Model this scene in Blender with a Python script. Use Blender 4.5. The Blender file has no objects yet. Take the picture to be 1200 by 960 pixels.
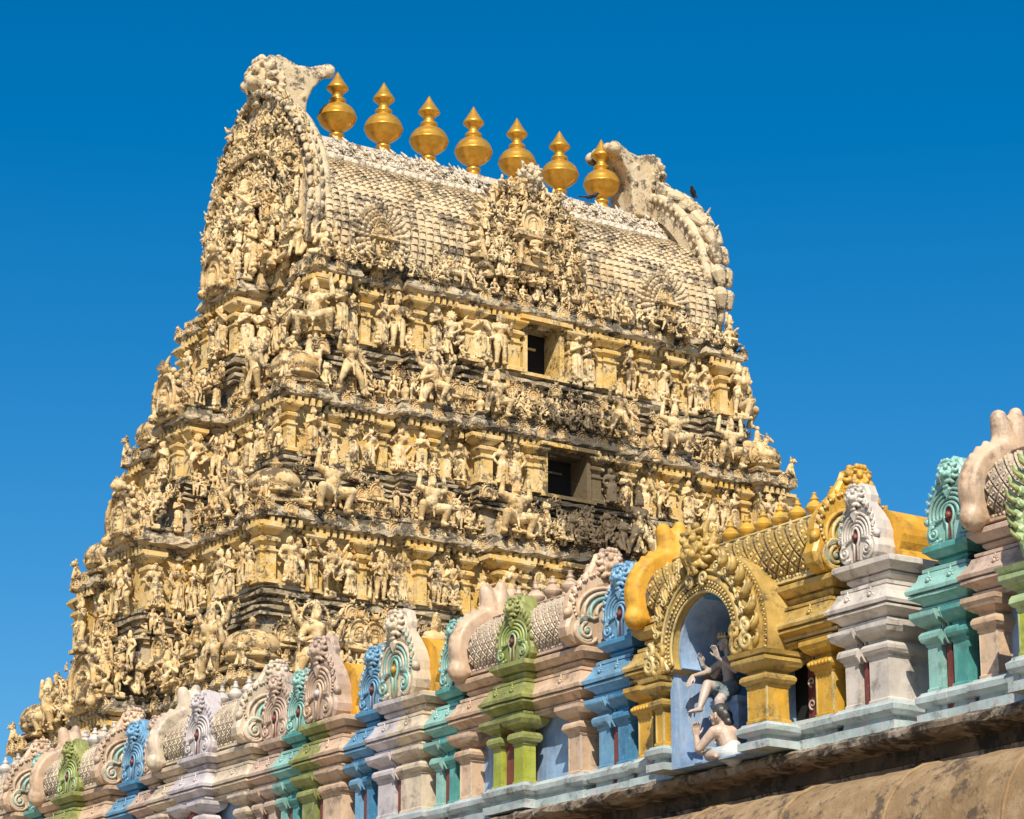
import bpy, bmesh, math, random
import numpy as np
from mathutils import Vector, Matrix
R = math.radians
PI = math.pi
random.seed(7)
rng = np.random.default_rng(11)
scene = bpy.context.scene
COL = scene.collection

# ------------------------------------------------------------------ camera, sky, sun, exposure
FPX = 3280.0
PITCH = math.atan(990 / FPX)
AZ = R(55.6)
cam_d = bpy.data.cameras.new('camera')
cam = bpy.data.objects.new('camera', cam_d)
COL.objects.link(cam)
cam_d.sensor_width = 36
cam_d.lens = FPX / 1200 * 36
cam_d.clip_start = 0.5
cam_d.clip_end = 8000
cam.location = (0, 0, 1.6)
cam.rotation_euler = (PI / 2 + PITCH, 0, AZ - PI / 2)
scene.camera = cam

SUN_FROM = Vector((-0.60, -0.80, 0)).normalized()
SUN_EL = R(44)
sun_dir = Vector((SUN_FROM.x * math.cos(SUN_EL), SUN_FROM.y * math.cos(SUN_EL), math.sin(SUN_EL)))
world = bpy.data.worlds.new('World')
scene.world = world
world.use_nodes = True
wn = world.node_tree
bg = wn.nodes['Background']
sky = wn.nodes.new('ShaderNodeTexSky')
sky.sky_type = 'NISHITA'
sky.sun_disc = False
sky.sun_elevation = SUN_EL
sky.sun_rotation = math.atan2(sun_dir.x, sun_dir.y)
sky.altitude = 100
sky.air_density = 1.0
sky.dust_density = 1.1
sky.ozone_density = 3.0
hs = wn.nodes.new('ShaderNodeHueSaturation')
hs.inputs['Hue'].default_value = 0.497
hs.inputs['Saturation'].default_value = 1.50
hs.inputs['Value'].default_value = 1.36
wn.links.new(sky.outputs['Color'], hs.inputs['Color'])
wn.links.new(hs.outputs['Color'], bg.inputs['Color'])
bg.inputs['Strength'].default_value = 0.066
sun_l = bpy.data.lights.new('sun', 'SUN')
sun_l.energy = 5.0
sun_l.angle = R(0.5)
sun_l.color = (1.0, 0.91, 0.76)
sun = bpy.data.objects.new('sun', sun_l)
COL.objects.link(sun)
sun.rotation_euler = (-sun_dir).to_track_quat('-Z', 'Y').to_euler()
scene.view_settings.view_transform = 'Standard'
scene.view_settings.look = 'None'
scene.view_settings.gamma = 1
scene.view_settings.use_curve_mapping = False
scene.view_settings.exposure = 0.42
try:
    scene.cycles.max_bounces = 5
    scene.cycles.diffuse_bounces = 3
except Exception:
    pass

# ------------------------------------------------------------------ materials
MATS = {}


def nd(nt, t, **kw):
    n = nt.nodes.new(t)
    for k, v in kw.items():
        setattr(n, k, v)
    return n


def noise(nt, vec, scale, detail=5, rough=0.6):
    n = nd(nt, 'ShaderNodeTexNoise')
    n.inputs['Scale'].default_value = scale
    n.inputs['Detail'].default_value = detail
    n.inputs['Roughness'].default_value = rough
    nt.links.new(vec, n.inputs['Vector'])
    return n.outputs['Fac']


def ramp(nt, fac, lo, hi, a=0.0, b=1.0):
    n = nd(nt, 'ShaderNodeMapRange')
    n.inputs['From Min'].default_value = lo
    n.inputs['From Max'].default_value = hi
    n.inputs['To Min'].default_value = a
    n.inputs['To Max'].default_value = b
    n.clamp = True
    nt.links.new(fac, n.inputs['Value'])
    return n.outputs['Result']


def mixc(nt, fac, a, b):
    n = nd(nt, 'ShaderNodeMix', data_type='RGBA')
    for sock, v in ((n.inputs[6], a), (n.inputs[7], b)):
        if isinstance(v, tuple):
            sock.default_value = (*v, 1)
        else:
            nt.links.new(v, sock)
    nt.links.new(fac, n.inputs[0])
    return n.outputs[2]


def mth(nt, op, a, b):
    n = nd(nt, 'ShaderNodeMath', operation=op)
    for i, v in enumerate((a, b)):
        if isinstance(v, (int, float)):
            n.inputs[i].default_value = v
        else:
            nt.links.new(v, n.inputs[i])
    return n.outputs[0]


def base_mat(name, rough=0.8, metal=0.0):
    m = bpy.data.materials.new(name)
    m.use_nodes = True
    nt = m.node_tree
    b = nt.nodes['Principled BSDF']
    b.inputs['Roughness'].default_value = rough
    b.inputs['Metallic'].default_value = metal
    MATS[name] = m
    return m, nt, b


def stucco(name, c1, c2, bleach, dark, lich=0.5, top=0.5, soot=True, bumpd=0.035):
    """old limewashed stucco: two base tones, sun-bleached patches, black lichen crusts."""
    m, nt, b = base_mat(name, 0.9)
    geo = nd(nt, 'ShaderNodeNewGeometry')
    pos = geo.outputs['Position']
    col = mixc(nt, ramp(nt, noise(nt, pos, 1.1, 4), 0.38, 0.62), c1, c2)
    col = mixc(nt, ramp(nt, noise(nt, pos, 5.0, 5), 0.45, 0.68, 0, 0.85), col, bleach)
    if soot:
        # weather-bleached towards the top of the tower
        pz = nd(nt, 'ShaderNodeSeparateXYZ')
        nt.links.new(pos, pz.inputs[0])
        hb = mth(nt, 'ADD', mth(nt, 'MULTIPLY', ramp(nt, pz.outputs['Z'], 21.0, 28.5, 0.0, 0.12 if name.startswith('ochre') else 0.26), 1.0), mth(nt, 'MULTIPLY', ramp(nt, noise(nt, pos, 0.8, 3), 0.4, 0.6, -0.15, 0.2), 1.0))
        nclamp = ramp(nt, hb, 0.0, 1.0)
        col = mixc(nt, nclamp, col, bleach)
    sp = nd(nt, 'ShaderNodeSeparateXYZ')
    nt.links.new(geo.outputs['Normal'], sp.inputs[0])
    upf = ramp(nt, sp.outputs['Z'], 0.15, 0.9, 0, top)
    ln = noise(nt, pos, 2.3, 9, 0.72)
    fn = noise(nt, pos, 14.0, 6, 0.7)
    t = mth(nt, 'ADD', mth(nt, 'ADD', mth(nt, 'MULTIPLY', ln, 0.75), mth(nt, 'MULTIPLY', fn, 0.35)), mth(nt, 'MULTIPLY', upf, 0.16))
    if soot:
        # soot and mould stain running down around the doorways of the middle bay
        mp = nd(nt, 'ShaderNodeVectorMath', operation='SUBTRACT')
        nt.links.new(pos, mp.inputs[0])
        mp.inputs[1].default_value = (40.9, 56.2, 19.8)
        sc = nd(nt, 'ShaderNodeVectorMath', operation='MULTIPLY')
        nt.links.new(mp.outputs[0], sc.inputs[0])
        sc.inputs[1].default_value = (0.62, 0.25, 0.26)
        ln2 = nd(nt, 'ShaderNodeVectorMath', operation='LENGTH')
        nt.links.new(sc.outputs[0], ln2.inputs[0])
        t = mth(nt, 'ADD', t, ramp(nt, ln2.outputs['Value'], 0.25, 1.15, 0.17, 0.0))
    lf = ramp(nt, t, 0.655 - lich * 0.12, 0.72 - lich * 0.12, 0, 0.88)
    col = mixc(nt, lf, col, dark)
    nt.links.new(col, b.inputs['Base Color'])
    bp = nd(nt, 'ShaderNodeBump')
    bp.inputs['Strength'].default_value = 0.6
    bp.inputs['Distance'].default_value = bumpd
    h = mth(nt, 'ADD', mth(nt, 'MULTIPLY', noise(nt, pos, 9, 6, 0.65), 1.0), mth(nt, 'MULTIPLY', noise(nt, pos, 34, 3, 0.6), 0.45))
    nt.links.new(h, bp.inputs['Height'])
    nt.links.new(bp.outputs[0], b.inputs['Normal'])
    return m


def paint(name, c, rough=0.45, wear=(0.55, 0.52, 0.45), wamt=0.35, grime=0.5, var=0.18):
    m, nt, b = base_mat(name, rough)
    c = tuple(x * 0.66 for x in c)
    wear = tuple(x * 0.8 for x in wear)
    geo = nd(nt, 'ShaderNodeNewGeometry')
    pos = geo.outputs['Position']
    c2 = tuple(x * (1 - var) for x in c)
    c3 = tuple(min(1, x * (1 + var) + 0.02) for x in c)
    col = mixc(nt, ramp(nt, noise(nt, pos, 3.5, 4), 0.35, 0.65), c2, c3)
    st = nd(nt, 'ShaderNodeVectorMath', operation='MULTIPLY')
    nt.links.new(pos, st.inputs[0])
    st.inputs[1].default_value = (9, 9, 1.6)
    col = mixc(nt, ramp(nt, noise(nt, st.outputs[0], 1.6, 7, 0.7), 0.50, 0.66, 0, min(0.85, wamt + 0.12)), col, wear)
    sc_ = nd(nt, 'ShaderNodeVectorMath', operation='MULTIPLY')
    nt.links.new(pos, sc_.inputs[0])
    sc_.inputs[1].default_value = (14, 14, 1.1)
    col = mixc(nt, ramp(nt, noise(nt, sc_.outputs[0], 1.3, 8, 0.75), 0.57, 0.72, 0, grime * 0.9), col, (0.07, 0.055, 0.04))
    col = mixc(nt, ramp(nt, noise(nt, pos, 26, 6, 0.8), 0.62, 0.68, 0, 0.55), col, (0.55, 0.52, 0.46))
    col = mixc(nt, ramp(nt, noise(nt, pos, 5, 9, 0.75), 0.52, 0.66, 0, min(0.9, grime * 1.35)), col, (0.06, 0.05, 0.04))
    nt.links.new(col, b.inputs['Base Color'])
    rr = ramp(nt, noise(nt, pos, 12, 4), 0.3, 0.7, rough - 0.08, rough + 0.2)
    nt.links.new(rr, b.inputs['Roughness'])
    bp = nd(nt, 'ShaderNodeBump')
    bp.inputs['Strength'].default_value = 0.5
    bp.inputs['Distance'].default_value = 0.006
    nt.links.new(mth(nt, 'ADD', noise(nt, pos, 30, 5, 0.6), mth(nt, 'MULTIPLY', noise(nt, pos, 6, 3), 1.5)), bp.inputs['Height'])
    nt.links.new(bp.outputs[0], b.inputs['Normal'])
    return m


CREAM = stucco('cream_stucco', (0.46, 0.28, 0.10), (0.54, 0.38, 0.175), (0.68, 0.54, 0.32), (0.05, 0.037, 0.024), 0.86, 0.35)
STATUE = stucco('statue_stucco', (0.50, 0.32, 0.125), (0.58, 0.42, 0.20), (0.74, 0.61, 0.39), (0.055, 0.04, 0.028), 0.72, 0.35)
OCHRE = stucco('ochre_limewash', (0.60, 0.37, 0.08), (0.60, 0.425, 0.18), (0.64, 0.52, 0.30), (0.06, 0.045, 0.028), 0.70, 0.25)
LEDGE = stucco('lichened_ledge', (0.44, 0.34, 0.20), (0.38, 0.31, 0.20), (0.56, 0.47, 0.34), (0.03, 0.025, 0.02), 0.92, 0.55)
ROOFC = stucco('bleached_stucco', (0.46, 0.33, 0.165), (0.52, 0.405, 0.245), (0.60, 0.51, 0.37), (0.08, 0.062, 0.045), 0.84, 0.1)
TOPC = stucco('chalky_stucco', (0.50, 0.40, 0.27), (0.54, 0.46, 0.35), (0.64, 0.58, 0.49), (0.09, 0.075, 0.06), 0.66, 0.1)
SHADE_BLACK = base_mat('painted_dark_shade', 0.95)[0]  # near-black that stands in for shade in doorways and gaps
MATS['painted_dark_shade'].node_tree.nodes['Principled BSDF'].inputs['Base Color'].default_value = (0.005, 0.0045, 0.004, 1)

# gold leafed finials
m, nt, b = base_mat('gilded_metal', 0.34, 0.6)
geo = nd(nt, 'ShaderNodeNewGeometry')
gc = mixc(nt, ramp(nt, noise(nt, geo.outputs['Position'], 6, 4), 0.35, 0.65), (0.56, 0.29, 0.035), (0.72, 0.40, 0.065))
nt.links.new(gc, b.inputs['Base Color'])
GILD = m

P_GOLD = paint('golden_paint', (0.74, 0.41, 0.03), 0.40, (0.62, 0.50, 0.22), 0.3, 0.55)
P_KHAKI = paint('khaki_gold_paint', (0.60, 0.40, 0.10), 0.42, (0.36, 0.22, 0.06), 0.6, 0.75)
P_GOLDL = paint('pale_gold_paint', (0.76, 0.58, 0.24), 0.42, (0.7, 0.62, 0.4), 0.3, 0.6)
P_YEL = paint('yellow_wash', (0.86, 0.43, 0.02), 0.6, (0.5, 0.36, 0.08), 0.3, 0.45)
P_PEACH = paint('peach_paint', (0.72, 0.50, 0.33), 0.5, (0.66, 0.55, 0.44), 0.5, 0.5)
P_PINK = paint('dusty_pink_paint', (0.62, 0.45, 0.35), 0.5, (0.6, 0.5, 0.42), 0.5, 0.5)
P_CREAM = paint('cream_paint', (0.76, 0.64, 0.46), 0.5, (0.66, 0.45, 0.48), 0.5, 0.5)
P_WHITE = paint('off_white_paint', (0.74, 0.67, 0.60), 0.5, (0.6, 0.55, 0.48), 0.4, 0.45)
P_LILAC = paint('lilac_paint', (0.66, 0.60, 0.62), 0.5, (0.6, 0.55, 0.5), 0.4, 0.45)
P_TEAL = paint('teal_paint', (0.10, 0.42, 0.38), 0.4, (0.30, 0.52, 0.46), 0.35, 0.35)
P_TEALL = paint('pale_teal_paint', (0.30, 0.60, 0.53), 0.42, (0.42, 0.45, 0.5), 0.4, 0.35)
P_BLUE = paint('sky_blue_paint', (0.18, 0.42, 0.66), 0.42, (0.38, 0.5, 0.45), 0.3, 0.35)
P_BLUED = paint('deep_blue_and_shade_paint', (0.06, 0.28, 0.52), 0.4, (0.2, 0.36, 0.5), 0.3, 0.35)  # aedicule blue; also the shade painted inside the golden niche
P_OLIVE = paint('olive_paint', (0.30, 0.33, 0.08), 0.45, (0.5, 0.48, 0.25), 0.4, 0.5)
P_LIME = paint('lime_green_paint', (0.42, 0.47, 0.04), 0.45, (0.5, 0.5, 0.2), 0.3, 0.35)
P_GREENP = paint('pale_green_paint', (0.42, 0.56, 0.27), 0.45, (0.6, 0.62, 0.42), 0.4, 0.4)
P_MAROON = paint('maroon_paint', (0.20, 0.035, 0.022), 0.5, (0.3, 0.12, 0.08), 0.2, 0.4)
P_PLINTH = paint('pale_blue_grey_paint', (0.50, 0.60, 0.60), 0.55, (0.6, 0.45, 0.5), 0.5, 0.6)
P_NICHE = paint('niche_blue_wash', (0.30, 0.47, 0.74), 0.75, (0.5, 0.56, 0.66), 0.55, 0.25)
P_SKIN = paint('statue_flesh_paint', (0.66, 0.48, 0.37), 0.5, (0.6, 0.5, 0.42), 0.35, 0.2)
P_DUSK = paint('statue_grey_flesh_paint', (0.56, 0.46, 0.40), 0.5, (0.5, 0.42, 0.38), 0.35, 0.2)
P_BLACK = paint('statue_black_paint', (0.03, 0.028, 0.03), 0.45, (0.1, 0.1, 0.1), 0.3, 0.1)
P_CLOTH = paint('statue_cloth_white', (0.62, 0.66, 0.68), 0.6, (0.5, 0.5, 0.5), 0.35, 0.3)
P_CLOTHG = paint('statue_cloth_slate', (0.16, 0.22, 0.24), 0.6, (0.3, 0.3, 0.3), 0.35, 0.3)
STONE = stucco('brown_weathered_concrete', (0.19, 0.12, 0.055), (0.25, 0.165, 0.085), (0.33, 0.23, 0.13), (0.06, 0.042, 0.028), 0.62, 0.2, False, 0.02)
LEDGES = stucco('stained_stone_ledge', (0.16, 0.12, 0.085), (0.22, 0.17, 0.12), (0.38, 0.33, 0.27), (0.022, 0.019, 0.016), 1.0, 0.1, False, 0.015)
LEDGET = stucco('limewashed_ledge_top', (0.50, 0.50, 0.46), (0.45, 0.56, 0.50), (0.66, 0.64, 0.45), (0.08, 0.07, 0.06), 0.62, 0.1, False, 0.01)
UNDER = stucco('dark_under_wall', (0.05, 0.038, 0.03), (0.075, 0.055, 0.04), (0.12, 0.09, 0.065), (0.01, 0.009, 0.008), 0.9, 0.1, False, 0.01)  # very dark brown with blacker patches
EARTH = stucco('dusty_ground', (0.30, 0.24, 0.17), (0.34, 0.28, 0.20), (0.4, 0.34, 0.26), (0.14, 0.11, 0.08), 0.4, 0.0, False, 0.02)

# ------------------------------------------------------------------ mesh helpers


class MB:
    """collects vertices and faces of one mesh; faces may carry a material slot."""

    def __init__(self):
        self.v = []
        self.f = []
        self.mi = []
        self.sm = []

    def add(self, vs, fs, mi=0, smooth=False):
        o = len(self.v)
        self.v.extend([tuple(p) for p in vs])
        for f in fs:
            self.f.append(tuple(i + o for i in f))
            self.mi.append(mi)
            self.sm.append(smooth)

    def box(self, x0, x1, y0, y1, z0, z1, mi=0, bev=0.0):
        if bev <= 0:
            vs = [(x0, y0, z0), (x1, y0, z0), (x1, y1, z0), (x0, y1, z0), (x0, y0, z1), (x1, y0, z1), (x1, y1, z1), (x0, y1, z1)]
            self.add(vs, [(0, 3, 2, 1), (4, 5, 6, 7), (0, 1, 5, 4), (1, 2, 6, 5), (2, 3, 7, 6), (3, 0, 4, 7)], mi)
        else:
            self.loft([(x0, y0), (x1, y0), (x1, y1), (x0, y1)], [(-bev, z0), (0, z0 + bev), (0, z1 - bev), (-bev, z1)], mi)

    def loft(self, poly, prof, mi=0, seg=None, jit=0.0, cap=True, smooth=False):
        """prof = [(outward offset, z), ...] swept round a CCW rectilinear (or any) polygon with mitred corners."""
        pts = [Vector((p[0], p[1])) for p in poly]
        n = len(pts)
        nr = []
        for i in range(n):
            d = (pts[(i + 1) % n] - pts[i]).normalized()
            nr.append(Vector((d.y, -d.x)))
        base = []
        dirs = []
        for i in range(n):
            a, b2 = nr[i - 1], nr[i]
            k = 1 + a.dot(b2)
            mv = (a + b2) / max(k, 0.2)
            base.append(pts[i])
            dirs.append(mv)
            if seg:
                L = (pts[(i + 1) % n] - pts[i]).length
                c = int(L / seg)
                nxt_mv = None
                for q in range(1, c):
                    t = q / c
                    a3, b3 = nr[i], nr[(i + 1) % n]
                    mv2 = (a3 + b3) / max(1 + a3.dot(b3), 0.2)
                    base.append(pts[i].lerp(pts[(i + 1) % n], t))
                    dirs.append(dirs_lerp(mv, mv2, t))
        m = len(base)
        vs = []
        for (o, z) in prof:
            for i in range(m):
                p = base[i] + dirs[i] * o
                if jit:
                    j = rng.normal(0, jit, 3)
                    vs.append((p.x + j[0], p.y + j[1], z + j[2]))
                else:
                    vs.append((p.x, p.y, z))
        fs = []
        for r in range(len(prof) - 1):
            for i in range(m):
                j = (i + 1) % m
                fs.append((r * m + i, r * m + j, (r + 1) * m + j, (r + 1) * m + i))
        if cap:
            fs.append(tuple(range(m - 1, -1, -1)))
            fs.append(tuple((len(prof) - 1) * m + i for i in range(m)))
        self.add(vs, fs, mi, smooth)

    def lathe(self, cx, cy, prof, n=16, mi=0, smooth=True, ax=1.0, ay=1.0, z0=0.0, rot=0.0):
        vs = []
        for (r, z) in prof:
            for i in range(n):
                a = 2 * PI * i / n + rot
                vs.append((cx + max(r, 0.0005) * math.cos(a) * ax, cy + max(r, 0.0005) * math.sin(a) * ay, z0 + z))
        fs = []
        for k in range(len(prof) - 1):
            for i in range(n):
                j = (i + 1) % n
                fs.append((k * n + i, k * n + j, (k + 1) * n + j, (k + 1) * n + i))
        fs.append(tuple(range(n - 1, -1, -1)))
        fs.append(tuple((len(prof) - 1) * n + i for i in range(n)))
        self.add(vs, fs, mi, smooth)

    def tube(self, pts, r, n=6, mi=0, closed=False):
        """tube along points; r may be a number or a list."""
        P = [Vector(p) for p in pts]
        m = len(P)
        rs = r if isinstance(r, (list, tuple)) else [r] * m
        vs = []
        up0 = None
        for i in range(m):
            if closed:
                t = P[(i + 1) % m] - P[i - 1]
            else:
                t = P[min(i + 1, m - 1)] - P[max(i - 1, 0)]
            t.normalize()
            ref = up0 if up0 is not None else (Vector((0, 1, 0)) if abs(t.y) < 0.9 else Vector((1, 0, 0)))
            s = t.cross(ref)
            if s.length < 1e-5:
                s = t.cross(Vector((1, 0, 0.3)))
            s.normalize()
            u = s.cross(t)
            for k in range(n):
                a = 2 * PI * k / n
                q = P[i] + (s * math.cos(a) + u * math.sin(a)) * rs[i]
                vs.append(q)
        fs = []
        rng_m = m if closed else m - 1
        for i in range(rng_m):
            i2 = (i + 1) % m
            for k in range(n):
                k2 = (k + 1) % n
                fs.append((i * n + k, i * n + k2, i2 * n + k2, i2 * n + k))
        if not closed:
            fs.append(tuple(range(n - 1, -1, -1)))
            fs.append(tuple((m - 1) * n + k for k in range(n)))
        self.add(vs, fs, mi, True)

    def ball(self, c, r, n=8, mi=0, sx=1, sy=1, sz=1):
        k = max(4, n // 2 + 1)
        vs = []
        for j in range(k + 1):
            th = PI * j / k
            for i in range(n):
                a = 2 * PI * i / n
                vs.append((c[0] + r * sx * max(math.sin(th), 0.01) * math.cos(a), c[1] + r * sy * max(math.sin(th), 0.01) * math.sin(a), c[2] - r * sz * math.cos(th)))
        fs = []
        for j in range(k):
            for i in range(n):
                i2 = (i + 1) % n
                fs.append((j * n + i, j * n + i2, (j + 1) * n + i2, (j + 1) * n + i))
        self.add(vs, fs, mi, True)

    def prism(self, outline, y0, y1, mi=0, bev=0.0, smooth=False):
        """outline = [(x, z)...] counter-clockwise seen from -Y, extruded from y0 (front) to y1."""
        n = len(outline)
        rings = []
        cx = sum(p[0] for p in outline) / n
        cz = sum(p[1] for p in outline) / n

        def inset(b):
            res = []
            for i in range(n):
                p0 = Vector(outline[i - 1]); p1 = Vector(outline[i]); p2 = Vector(outline[(i + 1) % n])
                d1 = (p1 - p0).normalized(); d2 = (p2 - p1).normalized()
                n1 = Vector((-d1.y, d1.x)); n2 = Vector((-d2.y, d2.x))
                mv = (n1 + n2) / max(0.5, 1 + n1.dot(n2))
                res.append((p1.x + mv.x * b, p1.y + mv.y * b))
            return res
        if bev:
            ins = inset(bev)
            rings = [(ins, y0), (outline, y0 + bev), (outline, y1)]
        else:
            rings = [(outline, y0), (outline, y1)]
        vs = []
        for o, y in rings:
            vs += [(p[0], y, p[1]) for p in o]
        fs = [tuple(range(n))]
        for r in range(len(rings) - 1):
            for i in range(n):
                j = (i + 1) % n
                fs.append((r * n + i, (r + 1) * n + i, (r + 1) * n + j, r * n + j))
        fs.append(tuple((len(rings) - 1) * n + i for i in range(n - 1, -1, -1)))
        self.add(vs, fs, mi, smooth)

    def merge(self, other, M=None, mi=None):
        o = len(self.v)
        if M is None:
            self.v.extend(other.v)
        else:
            self.v.extend([tuple(M @ Vector(p)) for p in other.v])
        for f, a, s in zip(other.f, other.mi, other.sm):
            self.f.append(tuple(i + o for i in f))
            self.mi.append(a if mi is None else mi)
            self.sm.append(s)

    def arrays(self):
        V = np.array(self.v, dtype=np.float32).reshape(-1, 3)
        tot = np.array([len(f) for f in self.f], dtype=np.int32)
        loops = np.array([i for f in self.f for i in f], dtype=np.int32)
        return dict(V=V, loops=loops, tot=tot, mi=np.array(self.mi, dtype=np.int32), sm=np.array(self.sm, dtype=bool))

    def build(self, name, mats, parent=None, **kw):
        return link(mesh_from(self.arrays(), name, mats), name, parent, **kw)


def dirs_lerp(a, b, t):
    # inside an edge only the component normal to it matters; blend is exact for both mitres
    return a.lerp(b, t)


def mesh_from(A, name, mats):
    me = bpy.data.meshes.new(name)
    nv, nl, nf = len(A['V']), len(A['loops']), len(A['tot'])
    me.vertices.add(nv)
    me.vertices.foreach_set('co', A['V'].astype(np.float32).ravel())
    me.loops.add(nl)
    me.loops.foreach_set('vertex_index', A['loops'])
    me.polygons.add(nf)
    st = np.concatenate([[0], np.cumsum(A['tot'])[:-1]]).astype(np.int32)
    me.polygons.foreach_set('loop_start', st)
    me.polygons.foreach_set('loop_total', A['tot'])
    me.polygons.foreach_set('material_index', A['mi'])
    me.polygons.foreach_set('use_smooth', A['sm'])
    if not isinstance(mats, (list, tuple)):
        mats = [mats]
    for mm in mats:
        me.materials.append(mm)
    me.update(calc_edges=True)
    me.validate()
    return me


def link(me, name, parent=None, loc=None, rotz=None, scale=None, label=None, cat=None, group=None, kind=None):
    o = bpy.data.objects.new(name, me)
    COL.objects.link(o)
    if parent is not None:
        o.parent = parent
    if loc is not None:
        o.location = loc
    if rotz is not None:
        o.rotation_euler = (0, 0, rotz)
    if scale is not None:
        o.scale = scale if isinstance(scale, (tuple, list, Vector)) else (scale,) * 3
    for k, v in (('label', label), ('category', cat), ('group', group), ('kind', kind)):
        if v:
            o[k] = v
    return o


def empty(name, loc, rotz=0, **kw):
    return link(None, name, None, loc, rotz, **kw)


def concat(items):
    """items = [(arrays, 4x4 numpy), ...] -> one arrays dict."""
    Vs, Ls, Ts, Ms, Ss = [], [], [], [], []
    o = 0
    for A, M in items:
        V = A['V'] @ M[:3, :3].T + M[:3, 3]
        Vs.append(V)
        Ls.append(A['loops'] + o)
        Ts.append(A['tot']); Ms.append(A['mi']); Ss.append(A['sm'])
        o += len(V)
    return dict(V=np.concatenate(Vs), loops=np.concatenate(Ls), tot=np.concatenate(Ts), mi=np.concatenate(Ms), sm=np.concatenate(Ss))


def trs(loc, rotz=0.0, s=1.0, tilt=0.0, sx=1.0):
    M = Matrix.Translation(loc) @ Matrix.Rotation(rotz, 4, 'Z') @ Matrix.Rotation(tilt, 4, 'X') @ Matrix.Diagonal((s * sx, s, s, 1))
    return np.array(M)


# ------------------------------------------------------------------ sculpted figures (one continuous surface each)


def cap(mb, p0, r0, p1, r1, n=10, fl=1.0):
    """tapered limb with round ends."""
    a, b = Vector(p0), Vector(p1)
    d = b - a
    L = d.length
    if L < 1e-5:
        mb.ball(p0, r0, n)
        return
    d /= L
    ref = Vector((0, 1, 0)) if abs(d.y) < 0.9 else Vector((1, 0, 0))
    s = d.cross(ref).normalized()
    u = s.cross(d)
    prof = []
    for k in range(4):
        t = (k / 3) * PI / 2
        prof.append((r0 * max(math.sin(t), 0.02), -r0 * math.cos(t)))
    for k in range(4):
        t = (k / 3) * PI / 2
        prof.append((r1 * max(math.cos(t), 0.02), L + r1 * math.sin(t)))
    vs = []
    for (r, z) in prof:
        for i in range(n):
            an = 2 * PI * i / n
            vs.append(a + d * z + (s * math.cos(an) + u * math.sin(an) * fl) * r)
    fs = []
    for k in range(len(prof) - 1):
        for i in range(n):
            j = (i + 1) % n
            fs.append((k * n + i, k * n + j, (k + 1) * n + j, (k + 1) * n + i))
    fs.append(tuple(range(n - 1, -1, -1)))
    fs.append(tuple((len(prof) - 1) * n + i for i in range(n)))
    mb.add(vs, fs)


def remesh(mb, voxel, smooth=0):
    me = mesh_from(mb.arrays(), 'tmp', [CREAM])
    bm = bmesh.new(); bm.from_mesh(me)
    bmesh.ops.recalc_face_normals(bm, faces=bm.faces[:])
    bm.to_mesh(me); bm.free()
    o = bpy.data.objects.new('tmp', me)
    COL.objects.link(o)
    md = o.modifiers.new('r', 'REMESH')
    md.mode = 'VOXEL'
    md.voxel_size = voxel
    if smooth:
        s = o.modifiers.new('s', 'SMOOTH')
        s.iterations = smooth
        s.factor = 0.5
    dg = bpy.context.evaluated_depsgraph_get()
    dg.update()
    ev = o.evaluated_get(dg)
    m2 = ev.to_mesh()
    nv, nl, nf = len(m2.vertices), len(m2.loops), len(m2.polygons)
    V = np.empty(nv * 3, np.float32); m2.vertices.foreach_get('co', V)
    lp = np.empty(nl, np.int32); m2.loops.foreach_get('vertex_index', lp)
    tt = np.empty(nf, np.int32); m2.polygons.foreach_get('loop_total', tt)
    ev.to_mesh_clear()
    bpy.data.objects.remove(o)
    bpy.data.meshes.remove(me)
    return dict(V=V.reshape(-1, 3), loops=lp, tot=tt, mi=np.zeros(nf, np.int32), sm=np.ones(nf, bool))


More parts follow.
